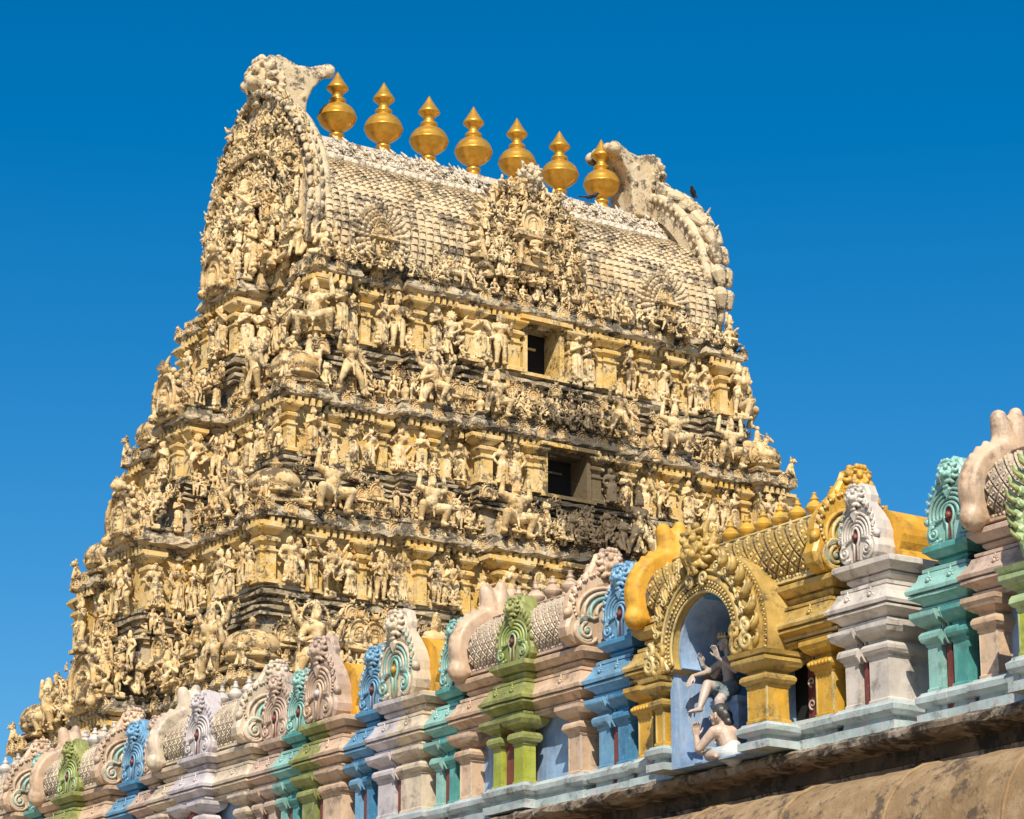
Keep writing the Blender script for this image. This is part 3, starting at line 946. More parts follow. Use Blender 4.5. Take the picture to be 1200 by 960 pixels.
for li, L in enumerate(LV):
    poly = side_poly(L)
    wall = MB()
    # wall shaft
    dhw = (0.52, 0.62, 0.6, 0.6)[li] if li < 4 else 0
    wall.loft(side_poly(L, 0, dhw), [(0, L['wb'] - 0.02), (0, L['wt'] + 0.1)], 0, 0.5, 0.006)
    w = wall.build('storey_wall', [OCHRE], tower)
    bs = MB()
    bs.loft(poly, BASE_PROF(L['bb'], L['wb']), 0, 0.22, 0.016)
    # solid core down to the storey below
    lowz = LV[li + 1]['lip'] if li + 1 < len(LV) else 0.0
    c = side_poly(L, 0)
    bs.loft(c, [(0.12, lowz - 0.2), (0.12, L['bb'] + 0.01)], 0, 0.5, 0.01)
    bs.build('base_moulding', [LEDGE], tower)
    co = MB()
    z = L['lip']
    h = 0.42 if li else 0.5
    co.loft(poly, [(0.05, z - 0.32), (0.10, z - 0.24), (0.05, z - 0.22), (0.14, z - 0.14), (0.12, z - 0.10), (0.22, z - 0.06), (0.30, z - 0.03), (0.31, z + 0.02), (0.28, z + 0.10), (0.22, z + 0.20), (0.14, z + 0.28), (0.1, z + 0.33), (0.14, z + 0.36), (0.14, z + h), (-0.3, z + h + 0.01)], 0, 0.16, 0.02)
    for side in 'SWE':
        half = L['a'] if side == 'S' else L['b']
        u = -half - 0.4
        while u < half + 0.4:
            ww = proj_at(L, side, u)
            p = side_pt(side, u, ww + 0.16, z - 0.2)
            co.box(p[0] - 0.05, p[0] + 0.05, p[1] - 0.05, p[1] + 0.05, z - 0.26, z - 0.08, 1)
            u += 0.19
    co.build('cornice', [LEDGE, OCHRE], tower)

    for side in 'SWE':
        rot = SROT[side]
        half = L['a'] if side == 'S' else L['b']
        # pilasters and statues on the wall
        H = L['wt'] - L['wb']
        u = -half - 0.42
        slot = 0
        doorw = 1.0 if side == 'S' else 0.0
        while u < half + 0.5:
            ww = proj_at(L, side, u)
            if abs(u - (DOORX.get(L['a'], 0.0) if side == 'S' else 0)) < doorw:
                u += 0.4
                continue
            if slot % 3 == 0:
                put('pilaster', 'pilaster', side_pt(side, u, ww + 0.06, L['wb']), rot, H * 1.0, 0.85)
                u += 0.5 + rs.uniform(-0.05, 0.05)
            else:
                k = rs.choice(STANDERS)
                sc = L['st'] * rs.uniform(0.80, 1.02)
                put('statue', k, side_pt(side, u, ww + 0.26, L['wb'] + 0.04), rot + rs.uniform(-0.35, 0.35), sc, rs.choice((-1, 1)))
                if rs.random() < 0.3:
                    put('statue', rs.choice(SEATERS), side_pt(side, u + 0.3, ww + 0.36, L['wb'] + 0.02), rot + rs.uniform(-0.3, 0.3), sc * 0.5)
                u += 0.44 + rs.uniform(-0.06, 0.08)
                if rs.random() < 0.6:
                    put('carving', 'leaf%d' % rs.randrange(5), side_pt(side, u - 0.2, ww + 0.12, L['wb'] + H * rs.choice((0.0, 0.72))), rot, 0.36)
            slot += 1
        # pilasters beside the door
        if side == 'S':
            for s in (-1, 1):
                put('pilaster', 'pilaster', side_pt(side, DOORX.get(L['a'], 0.0) + s * 0.92, proj_at(L, side, 0) + 0.1, L['wb']), rot, H, 1.0)
                put('pilaster', 'pilaster', side_pt(side, s * 2.2, proj_at(L, side, 0) + 0.12, L['wb']), rot, H, 1.3)
        # little figures, leaves and arches on the base mouldings
        u = -half - 0.5
        while u < half + 0.6:
            ww = proj_at(L, side, u)
            if rs.random() < 0.55 and (li == 0 or rs.random() < 0.9):
                put('carving', rs.choice(['leaf0', 'leaf1', 'leaf2', 'leaf3', 'small_arch', 'small_arch']), side_pt(side, u, ww + 0.36, L['bb'] + rs.uniform(0.0, 0.25)), rot, rs.uniform(0.28, 0.48))
            u += rs.uniform(0.18, 0.32)
        # arches on the cornice
        u = -half - 0.55
        while u < half + 0.6:
            ww = proj_at(L, side, u)
            put('cornice_arch', 'small_arch', side_pt(side, u, ww + 0.25, z + 0.0), rot, 0.34 + rs.uniform(-0.04, 0.06), 1.1)
            u += 0.62
    # side walls of the projecting bay of the near and far ends
    wh_, wp_ = L['wh'] - 0.35, L['wp'] + 0.25
    for sx in (-1, 1):
        for q in range(2):
            xx = sx * (L['a'] + 0.12 + 0.15 + wp_ * (0.35 + 0.45 * q))
            put('statue', rs.choice(STANDERS), (xx, -wh_ - 0.26, L['wb'] + 0.04), rs.uniform(-0.4, 0.4), L['st'] * rs.uniform(0.8, 0.98))
            put('statue', rs.choice(SEATERS + STANDERS), (xx, -wh_ - 0.40, L['bb'] + 0.1), rs.uniform(-0.4, 0.4), L['st'] * rs.uniform(0.5, 0.65))
            put('statue', rs.choice(SEATERS + STANDERS), (xx, -wh_ - 0.2, L['lip'] + 0.42), rs.uniform(-0.4, 0.4), L['st'] * rs.uniform(0.6, 0.75))
        put('pilaster', 'pilaster', (sx * (L['a'] + 0.12 + wp_ - 0.12), -wh_ - 0.02, L['wb']), 0, H, 0.85)
    # ---- parapet row standing on this cornice (between this storey and the one above)
    if li == 0:
        continue
    U = LV[li - 1]
    z0 = z + h
    rowh = U['bb'] - z0 + 0.35
    for sx in (-1, 1):
        for sy in ((-1, 1) if sx < 0 else (-1, 1)):
            if sx > 0 and sy > 0:
                continue
            dm = link(None, 'corner_pavilion_roof', tower)
            dm.location = (sx * L['a'], sy * L['b'], z0 - 0.12)
            me = MESH_DOME = bpy.data.meshes.get('domed_roof') or mesh_from(ORN['dome'], 'domed_roof', [CREAM])
            dm2 = link(me, 'corner_dome', tower, (sx * L['a'], sy * L['b'], z0 - 0.12), 0, 0.58 + 0.03 * li)
            bpy.data.objects.remove(dm)
    for side in 'SWE':
        rot = SROT[side]
        half = L['a'] if side == 'S' else L['b']
        # balusters behind
        u = -half + 0.8
        bal_w = (L['b'] if side == 'S' else L['a']) + 0.12
        while u < half - 0.8:
            ww = proj_at(L, side, u)
            put('baluster', 'baluster', side_pt(side, u, ww - 0.02, z0), rot, 0.50 + 0.04 * li, 0.55)
            u += 0.24
        # a dwarf wall above the balusters
        u = -half + 0.7
        step = 0
        while u < half - 0.7:
            ww = proj_at(L, side, u)
            r = rs.random()
            if r < 0.30:
                put('shrine_arch', 'mini_shrine', side_pt(side, u, ww + 0.08, z0), rot, rowh * rs.uniform(0.5, 0.72))
                u += 0.42
            elif r < 0.78:
                put('statue', rs.choice(SEATERS + ['dance', 'pair', 'stride']), side_pt(side, u, ww + 0.22, z0 + 0.02), rot + rs.uniform(-0.4, 0.4), rowh * rs.uniform(0.48, 0.68), rs.choice((-1, 1)))
                u += 0.40
            else:
                put('carving', 'leaf%d' % rs.randrange(5), side_pt(side, u, ww + 0.12, z0 + 0.02), rot, rowh * rs.uniform(0.4, 0.6))
                u += 0.32
            if rs.random() < 0.5:
                put('statue', rs.choice(SEATERS + STANDERS), side_pt(side, u, ww - 0.18, z0 + rowh * 0.36), rot + rs.uniform(-0.4, 0.4), rowh * rs.uniform(0.4, 0.5))
        # big guardians and atlas figures in front of the row
        if side == 'S':
            gs = [-L['a'] + 1.4, -L['a'] * 0.52, -1.9, 1.9, L['a'] * 0.52, L['a'] - 1.4]
        else:
            gs = [-L['b'] + 1.15, L['b'] - 1.15]
        for g in gs:
            ww = proj_at(L, side, g)
            put('statue', rs.choice(['atlas', 'guard', 'stride', 'atlas']), side_pt(side, g + rs.uniform(-0.1, 0.1), ww + 0.30, z0 - 0.1), rot + rs.uniform(-0.2, 0.2), (1.40 + 0.13 * li) * rs.uniform(0.9, 1.05), rs.choice((-1, 1)))
        # centre group over the doorway
        if side == 'S':
            for q in range(9):
                uu = -1.9 + q * 0.47
                put('statue', rs.choice(SEATERS + ['pair', 'dance', 'four_arm']), side_pt(side, uu, proj_at(L, side, 0) + 0.3, z0 - 0.05 + 0.08 * rs.random()), rot + rs.uniform(-0.3, 0.3), rowh * rs.uniform(0.5, 0.72))
                put('carving', 'leaf%d' % rs.randrange(5), side_pt(side, uu + 0.2, proj_at(L, side, 0) + 0.24, z0), rot, 0.5)
                put('statue', rs.choice(SEATERS), side_pt(side, uu + 0.2, proj_at(L, side, 0) - 0.05, z0 + rowh * 0.42), rot, rowh * 0.5)
        if side == 'W':
            for q in range(4):
                uu = -0.75 + q * 0.48
                put('statue', rs.choice(SEATERS + ['pair', 'dance', 'four_arm']), side_pt(side, uu, proj_at(L, side, 0) + 0.2, z0 - 0.05), rot + rs.uniform(-0.3, 0.3), rowh * rs.uniform(0.5, 0.8))
                put('statue', rs.choice(SEATERS + ['pair']), side_pt(side, uu + 0.2, proj_at(L, side, 0) - 0.35, z0 + rowh * 0.35), rot, rowh * 0.55)
                put('statue', rs.choice(SEATERS + ['pair']), side_pt(side, uu + 0.1, proj_at(L, side, 0) - 0.75, z0 + rowh * 0.75), rot, rowh * 0.5)
    # pieces at the outer corners: riders, lions
    for sx, sy in ((-1, -1), (1, -1), (-1, 1)):
        for side, sg in (('S', sx), ('W' if sx < 0 else 'E', 1)):
            pass
        a_, b_ = L['a'], L['b']
        put('statue', 'lion', (sx * (a_ + 0.62), sy * (b_ + 0.62), z0 - 0.1), math.atan2(sx, -sy), 0.55)

# doorways: frames and recesses with shade painted on the back, one for each storey
for li, L in enumerate(LV[:4]):
    H = L['wt'] - L['wb']
    fw = L['b'] + 0.12 + L['fp']
    mb = MB()
    hw = (0.52, 0.62, 0.6, 0.6)[li]
    dc = DOORX.get(L['a'], 0.0)
    mb.box(dc - hw, dc + hw, -fw + 0.50, -fw + 0.56, L['wb'] + 0.03, L['wb'] + H * 0.97, 1)  # near-black back panel paints in the unlit interior
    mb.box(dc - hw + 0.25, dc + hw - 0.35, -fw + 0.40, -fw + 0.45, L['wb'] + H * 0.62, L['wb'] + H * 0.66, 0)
    d = mb.build('doorway', [OCHRE, SHADE_BLACK], tower)
    fr = MB()
    for s in (-1, 1):
        fr.box(dc + s * (hw + 0.07) - 0.07, dc + s * (hw + 0.07) + 0.07, -fw - 0.22, -fw - 0.005, L['wb'] + 0.02, L['wb'] + H, 0)
    fr.box(dc - hw - 0.3, dc + hw + 0.3, -fw - 0.40, -fw - 0.003, L['wb'] + H * 0.98, L['wb'] + H * 1.06, 0)
    fr.box(dc - hw - 0.25, dc + hw + 0.25, -fw - 0.3, -fw - 0.004, L['wb'] - 0.06, L['wb'] + 0.03, 0)
    fr.build('door_frame', [OCHRE], d)

# ------------------------------------------------------------------ barrel roof
RZ0, RZ1 = 25.75, 30.35
RL = 6.3
ROOFP = [(2.95, 25.75), (3.12, 26.3), (3.17, 26.9), (3.06, 27.5), (2.80, 28.02), (2.44, 28.45), (2.04, 28.8), (1.62, 29.08), (1.22, 29.3), (0.98, 29.55), (0.70, 29.85), (0.42, 30.15), (0.0, 30.28)]


def roof_at(t):
    """t 0..1 from eave to ridge -> (y out, z, normal)."""
    n = len(ROOFP) - 1
    q = min(t * n, n - 1e-6)
    i = int(q)
    f = q - i
    y = ROOFP[i][0] * (1 - f) + ROOFP[i + 1][0] * f
    z = ROOFP[i][1] * (1 - f) + ROOFP[i + 1][1] * f
    dy, dz = ROOFP[i + 1][0] - ROOFP[i][0], ROOFP[i + 1][1] - ROOFP[i][1]
    l = math.hypot(dy, dz)
    return y, z, dz / l, -dy / l


rf = MB()
sec = [(y, z) for y, z in ROOFP] + [(-y, z) for y, z in reversed(ROOFP[:-1])]
vs = []
for x in (-RL, RL):
    vs += [(x, -y, z) for y, z in sec]
n = len(sec)
rf.add(vs, [(i, i + n, i + 1 + n, i + 1) for i in range(n - 1)] + [tuple(range(n)), tuple(range(2 * n - 1, n - 1, -1)), (0, n - 1, 2 * n - 1, n)])
# scale tiles
NX, NT = 54, 26
dx = 2 * RL / NX
for sgn in (-1, 1):
    for i in range(NX):
        x0 = -RL + i * dx
        for j in range(NT):
            t0 = j / NT * 0.667
            t1 = (j + 1.12) / NT * 0.667
            y0, z0_, ny, nz = roof_at(t0)
            y1, z1_, ny1, nz1 = roof_at(t1)
            g = 0.022
            o0 = 0.075 + rng.normal(0, 0.008)
            o1 = 0.020
            xm = x0 + dx / 2
            col = 0.03
            pts = []
            for (xx, extra) in ((x0 + g, -0.045), (x0 + dx * 0.3, 0.02), (x0 + dx * 0.7, 0.02), (x0 + dx - g, -0.045)):
                pts.append((xx, sgn * (y0 + ny * (o0 + extra)), z0_ + nz * (o0 + extra)))
            for (xx, extra) in ((x0 + g, -0.025), (x0 + dx * 0.3, 0.025), (x0 + dx * 0.7, 0.025), (x0 + dx - g, -0.025)):
                pts.append((xx, sgn * (y1 + ny1 * (o1 + extra)), z1_ + nz1 * (o1 + extra)))
            for xx in (x0 + g, x0 + dx * 0.3, x0 + dx * 0.7, x0 + dx - g):
                pts.append((xx, sgn * (y0 - 0.02 * ny), z0_ - 0.02 * nz))
            fs = [(0, 1, 5, 4), (1, 2, 6, 5), (2, 3, 7, 6), (8, 9, 1, 0), (9, 10, 2, 1), (10, 11, 3, 2), (8, 0, 4), (3, 11, 7)]
            if sgn > 0:
                fs = [tuple(reversed(f)) for f in fs]
            rf.add(pts, fs)
rf.v = [(a_, b_ * (0.82 if b_ > 0 else 1), c_) for a_, b_, c_ in rf.v]
roof = rf.build('barrel_roof', [ROOFC], tower)

# eave mouldings under the barrel and bead rows near the ridge
em = MB()
em.loft([(-RL, -2.9), (RL, -2.9), (RL, 2.9), (-RL, 2.9)], [(0.25, 25.35), (0.25, 25.5), (0.10, 25.52), (0.10, 25.6), (0.30, 25.62), (0.32, 25.75), (0.1, 25.80)], 0, 0.2, 0.015)
for i in range(62):
    x = -RL + 0.1 + i * 0.202
    em.box(x, x + 0.1, -3.18, -2.95, 25.42, 25.62)
em.build('roof_eave', [CREAM], tower)
rb_ = MB()
for sgn in (-1, 1):
    for (t, r, stp) in ((0.668, 0.125, 0.235), (0.715, 0.08, 0.17)):
        y, z, ny, nz = roof_at(t)
        x = -RL + 0.1
        while x < RL - 0.1:
            rb_.ball((x, sgn * (y + 0.03), z + 0.05), r, 6)
            x += stp
    y, z, ny, nz = roof_at(0.69)
    rb_.tube([(x, sgn * (y + 0.05), z + 0.0) for x in np.linspace(-RL, RL, 30)], 0.05, 6)
    y, z, ny, nz = roof_at(0.74)
    rb_.tube([(x, sgn * (y + 0.05), z + 0.02) for x in np.linspace(-RL, RL, 30)], 0.06, 6)
rb_.box(-RL, RL, -0.36, 0.36, 30.1, 30.34)
rb_.build('ridge_bead_band', [TOPC], tower)
fl = []
for sgn in (-1, 1):
    x = -RL + 0.1
    while x < RL - 0.1:
        for t, s in ((0.775, 0.55), (0.86, 0.60)):
            y, z, ny, nz = roof_at(t)
            M = Matrix.Translation((x + rs.uniform(-0.05, 0.05), sgn * (y + 0.09), z + 0.06)) @ Matrix.Rotation(0 if sgn < 0 else PI, 4, 'Z') @ Matrix.Rotation(-math.atan2(nz, ny) * 0.8, 4, 'X') @ Matrix.Scale(s, 4)
            fl.append((ORN['leaf%d' % rs.randrange(5)], np.array(M @ Matrix.Translation((0, 0, -0.45)))))
        x += 0.36
link(mesh_from(concat(fl), 'ridge_leafwork', [TOPC]), 'ridge_leafwork', tower)

# gilded pots on the ridge
pot_prof = [(0.30, 0), (0.30, 0.05), (0.24, 0.12), (0.16, 0.19), (0.14, 0.24), (0.19, 0.27), (0.20, 0.31), (0.15, 0.34), (0.15, 0.37), (0.19, 0.42), (0.33, 0.50), (0.45, 0.61), (0.498, 0.74), (0.512, 0.75), (0.512, 0.775), (0.498, 0.785), (0.47, 0.90), (0.38, 1.02), (0.26, 1.10), (0.19, 1.13), (0.15, 1.17), (0.22, 1.20), (0.22, 1.24), (0.14, 1.27), (0.13, 1.36), (0.19, 1.44), (0.27, 1.50), (0.29, 1.53), (0.27, 1.57), (0.19, 1.68), (0.10, 1.82), (0.04, 1.93), (0.0, 1.99)]
mb = MB()
mb.lathe(0, 0, pot_prof, 28)
pot_me = mesh_from(mb.arrays(), 'finial', [GILD])
for i in range(7):
    link(pot_me, 'finial', tower, (-4.16 + i * 1.482, 0.0, 30.28), rs.uniform(0, 1), (1.06 * (1 + 0.015 * (i % 3)), 1.06, 1.13 * rs.uniform(0.98, 1.02)))


def monster(seed=0):
    """toothed lion mask with bulging eyes, horns and a crest that curls up behind; faces -Y, about 1 tall."""
    mb = MB()
    mb.ball((0, 0.05, 0.5), 0.34, 14, sx=1.0, sy=0.9, sz=1.05)
    cap(mb, (-0.2, -0.18, 0.52), 0.11, (0.2, -0.18, 0.52), 0.11)         # upper lip
    cap(mb, (-0.14, -0.1, 0.22), 0.09, (0.14, -0.1, 0.22), 0.09)         # jaw
    cap(mb, (0, -0.30, 0.56), 0.09, (0, -0.2, 0.70), 0.06)                # nose
    for s in (-1, 1):
        mb.ball((s * 0.15, -0.26, 0.68), 0.095, 10)
        mb.ball((s * 0.15, -0.34, 0.68), 0.04, 8)
        cap(mb, (s * 0.05, -0.26, 0.80), 0.045, (s * 0.30, -0.18, 0.86), 0.05)
        cap(mb, (s * 0.22, -0.05, 0.82), 0.09, (s * 0.30, 0.0, 1.06), 0.05)
        mb.tube(scroll_pts(s * 0.33, 0.45, 0.16, 1.0, 1.2, s, -0.12, 12), [0.06 - 0.003 * k for k in range(12)], 6)
        for q in range(3):
            cap(mb, (s * (0.05 + 0.085 * q), -0.26, 0.46), 0.035, (s * (0.055 + 0.088 * q), -0.27, 0.32 + 0.03 * q), 0.012)
        for q in range(4):
            a = -0.5 + q * 0.5
            cap(mb, (s * 0.30, 0.02, 0.5), 0.10, (s * (0.30 + 0.17 * math.cos(a)), 0.08, 0.5 + 0.34 * math.sin(a)), 0.045)
        cap(mb, (s * 0.06, -0.2, 0.14), 0.05, (s * 0.1, -0.2, 0.0), 0.02)
    mb.ball((0, -0.08, 0.98), 0.10, 8)
    return mb


MON = remesh(monster(), 0.018)


def crest_block():
    """back of the ridge-end mask: a thick collar sweeping up into two curling lips."""
    mb = MB()
    # profile in Y (back) / Z, extruded across X with taper
    prof = [(-0.1, -0.35), (0.60, -0.42), (0.62, -0.1), (0.66, 0.25), (0.78, 0.55), (0.98, 0.80), (1.16, 0.93), (1.22, 1.05), (1.12, 1.12), (0.96, 1.08), (0.70, 0.98), (0.45, 0.96), (0.2, 1.05), (0.0, 1.1), (-0.1, 0.9)]
    n = len(prof)
    vs = []
    ws = [0.42] * n
    for k, (w_, xs) in enumerate(((0.42, -1), (0.46, 0), (0.42, 1))):
        for i, (y, z) in enumerate(prof):
            wide = 0.36 + 0.16 * max(0, (y - 0.4))
            vs.append((xs * wide, y - (0.06 if xs == 0 and y > 0.5 else 0), z - (0.05 if xs == 0 and z > 0.9 else 0)))
    fs = []
    for k in range(2):
        for i in range(n):
            j = (i + 1) % n
            fs.append((k * n + i, k * n + j, (k + 1) * n + j, (k + 1) * n + i))
    fs.append(tuple(range(n - 1, -1, -1)))
    fs.append(tuple(2 * n + i for i in range(n)))
    mb.add(vs, fs, 0, False)
    for s in (-1, 1):
        mb.ball((s * 0.40, 1.10, 0.98), 0.15, 10)
        mb.ball((s * 0.20, 1.12, 1.03), 0.12, 10)
        mb.ball((s * 0.42, 0.5, 0.7), 0.05, 8)
        mb.ball((s * 0.42, 0.55, 0.3), 0.05, 8)
    return mb




def lion_head():
    mb = MB()
    mb.ball((0, 0.02, 0.52), 0.30, 16, sx=1.0, sy=0.85, sz=1.05)
    cap(mb, (-0.09, -0.20, 0.42), 0.12, (0.09, -0.20, 0.42), 0.12, 14)
    cap(mb, (0, -0.30, 0.50), 0.055, (0, -0.18, 0.66), 0.06, 10)
    cap(mb, (-0.09, -0.15, 0.24), 0.08, (0.09, -0.15, 0.24), 0.08, 12)
    for s in (-1, 1):
        mb.ball((s * 0.13, -0.21, 0.63), 0.075, 12)
        cap(mb, (s * 0.04, -0.22, 0.72), 0.04, (s * 0.22, -0.15, 0.75), 0.045, 10)
        mb.ball((s * 0.12, -0.25, 0.42), 0.10, 12)
        mb.ball((s * 0.23, 0.0, 0.82), 0.085, 10)
        cap(mb, (s * 0.07, -0.27, 0.34), 0.03, (s * 0.07, -0.26, 0.26), 0.015, 8)
        for q in range(4):
            a = -0.9 + q * 0.5
            mb.tube([(s * (0.26 * math.cos(a)), -0.08, 0.5 + 0.30 * math.sin(a)), (s * (0.36 * math.cos(a)), -0.04, 0.48 + 0.36 * math.sin(a)), (s * (0.42 * math.cos(a)), 0.02, 0.52 + 0.40 * math.sin(a))], [0.08, 0.07, 0.04], 8)
    for q in (-1, 0, 1):
        mb.ball((q * 0.10, -0.10, 0.86), 0.075, 10)
    cap(mb, (-0.06, -0.12, 0.10), 0.06, (0.06, -0.12, 0.10), 0.06, 10)
    return mb


LION = remesh(lion_head(), 0.02)
CREST = remesh(crest_block(), 0.03, 2)
for sx, nm in ((-1, 'ridge_end_mask'), (1, 'ridge_end_mask')):
    A = concat([(LION, trs((0, 0.0, 0.02), 0, 1.22)), (MON, trs((0, 0.12, -0.02), 0, 0.98)), (CREST, trs((0, 0.1, 0.05), 0, 1.0))])
    me = mesh_from(A, 'ridge_end_mask', [ROOFC])
    x = sx * 6.15
    link(me, nm, tower, (sx * 6.45, 0, 30.72), -PI / 2 if sx < 0 else PI / 2, 1.38, label='snarling mask at the near end of the ridge, seen in profile' if sx < 0 else 'pale mask at the far end of the ridge, seen from behind')


# end gables: great horseshoes round a crowded relief
def gable(sx):
    rib = MB()
    m = 40
    loop = []
    for i in range(m + 1):
        a = PI * (-0.12 + 1.24 * i / m)
        r = 1.0
        yy = 2.95 * math.cos(a) * (1 - 0.10 * max(0, math.sin(a)) ** 2)
        zz = 27.35 + (3.35 if math.sin(a) > 0 else 3.0) * math.sin(a) + 0.25 * max(0, math.sin(a)) ** 6
        loop.append((yy * (0.80 if yy > 0 else 1.0), zz))
    # wide flat band
    for off, rad, x in ((0.0, 0.16, 6.42), (0.22, 0.09, 6.55), (-0.26, 0.10, 6.50), (-0.26, 0.08, 6.22), (0.05, 0.14, 6.2), (-0.55, 0.09, 6.62)):
        pts = []
        for (yy, zz) in loop:
            v = Vector((yy, zz - 27.35))
            v = v * (1 + off / v.length)
            pts.append((sx * x, v.x, 27.35 + v.y))
        rib.tube(pts, rad, 7)
    n = len(loop)
    # band plate between the tubes
    vs = []
    for x in (6.15, 6.55):
        for off in (-0.6, 0.12):
            for (yy, zz) in loop:
                v = Vector((yy, zz - 27.35))
                v = v * (1 + off / v.length)
                vs.append((sx * x, v.x, 27.35 + v.y))
    fs = []
    for i in range(n - 1):
        fs += [(i, i + 1, n + i + 1, n + i), (2 * n + i, 3 * n + i, 3 * n + i + 1, 2 * n + i + 1), (n + i, n + i + 1, 3 * n + i + 1, 3 * n + i), (i, 2 * n + i, 2 * n + i + 1, i + 1)]
    rib.add(vs, fs)
    # beads on the side of the band seen over the roof
    for (yy, zz) in loop:
        v = Vector((yy, zz - 27.35)); v = v * (1 - 0.02 / v.length)
        rib.ball((sx * 6.12, v.x, 27.35 + v.y), 0.10, 6)
    # back plate
    vs = [(sx * 6.35, yy * 0.9, 27.35 + (zz - 27.35) * 0.9) for yy, zz in loop]
    vs2 = [(sx * 6.6, p[1], p[2]) for p in vs]
    rib.add(vs + vs2, [tuple(range(n)), tuple(range(2 * n - 1, n - 1, -1))])
    # scalloped leaves on the rim
    stp = 2 if sx > 0 else 1
    for i in range(1, m - 1, stp):
        yy, zz = loop[i]
        v = Vector((yy, zz - 27.35)); t = Vector((-v.y, v.x)).normalized()
        r_ = 0.25 if sx > 0 else 0.12
        v = v * (1 + (0.26 if sx > 0 else 0.16) / v.length)
        for xo_, rr_ in ((6.42, r_), (6.70, r_ * 0.8)):
            cap(rib, (sx * xo_, v.x - t.x * r_ * 0.5, 27.35 + v.y - t.y * r_ * 0.5), rr_, (sx * xo_ + sx * 0.05, v.x + t.x * r_ * 0.7, 27.35 + v.y + t.y * r_ * 0.7), rr_ * 0.55, 10)
        put('carving', 'leaf%d' % (i % 5), (sx * 6.6, v.x, 27.2 + v.y), -PI / 2 if sx < 0 else PI / 2, 0.5)
    g = rib.build('end_gable', [ROOFC], tower)
    rot = -PI / 2 if sx < 0 else PI / 2
    rr = random.Random(3)
    dens = 1.0
    z = 25.85
    while z < 30.4:
        hw = 2.45 * math.sqrt(max(0.02, 1 - ((z - 27.3) / 3.3) ** 2)) if z > 27.3 else 2.4
        big = 1.35 - 0.13 * (z - 25.6)
        y = -hw
        while y < hw * 0.8:
            xo = 6.62 + max(0, 28.6 - z) * 0.27 * max(0, 1 - (y / 2.0) ** 2)
            k = rr.choice(CALM)
            put('statue', k, (sx * (xo + rr.uniform(0, 0.15)), y + rr.uniform(-0.05, 0.05), z), rot + rr.uniform(-0.5, 0.5), big * rr.uniform(0.62, 1.0), rr.choice((-1, 1)))
            if rr.random() < 0.9:
                put('carving', rr.choice(['leaf0', 'leaf1', 'leaf2', 'leaf3', 'leaf4', 'small_arch']), (sx * (xo + 0.12), y + 0.24, z + 0.1), rot, rr.uniform(0.5, 0.8))
            y += rr.uniform(0.40, 0.6)
        z += 0.58
    for rad in (2.2, 1.4):
        pts = []
        for i in range(31):
            a = PI * (-0.1 + 1.2 * i / 30)
            yy, zz = rad * math.cos(a), 27.2 + rad * 1.0 * math.sin(a)
            xo = 6.85 + max(0, 28.6 - zz) * 0.27 * max(0, 1 - (yy / 2.0) ** 2)
            pts.append((sx * xo, yy, zz))
            if i % 2 == 0:
                put('carving', 'leaf%d' % (i % 5), (sx * (xo + 0.05), yy, zz - 0.15), rot, 0.5)
        ring = MB(); ring.tube(pts, 0.085, 7)
        ring.build('gable_ring', [CREAM], g)
    # core behind the crowd so that it steps outward downwards
    core = MB()
    for k in range(8):
        zz = 25.3 + k * 0.42
        for hw, kk in ((2.6, 0.0), (1.7, 0.3), (1.2, 0.65), (0.7, 0.9)):
            xo = 6.50 + max(0, 28.6 - zz) * 0.26 * kk + hw * 0.004
            x0, x1 = sorted((sx * 6.2, sx * xo))
            core.box(x0, x1, -hw, hw * 0.8, zz, zz + 0.42 + hw * 0.002, 0)
    core.build('gable_backing', [CREAM], g)


gable(-1)
gable(1)
# central deity on the near gable
put('statue', 'seated', (-6.95, -0.1, 27.2), -PI / 2, 1.9)
put('statue', 'atlas', (-7.0, -1.2, 25.75), -PI / 2 + 0.3, 1.3)
put('statue', 'atlas', (-7.0, 1.0, 25.75), -PI / 2 - 0.3, 1.2)
for q in range(7):
    put('statue', rs.choice(SEATERS + STANDERS), (-7.2, -1.0 + q * 0.33, 25.75), -PI / 2, 0.8)

# great arch at the middle of the front and smaller ones to either side


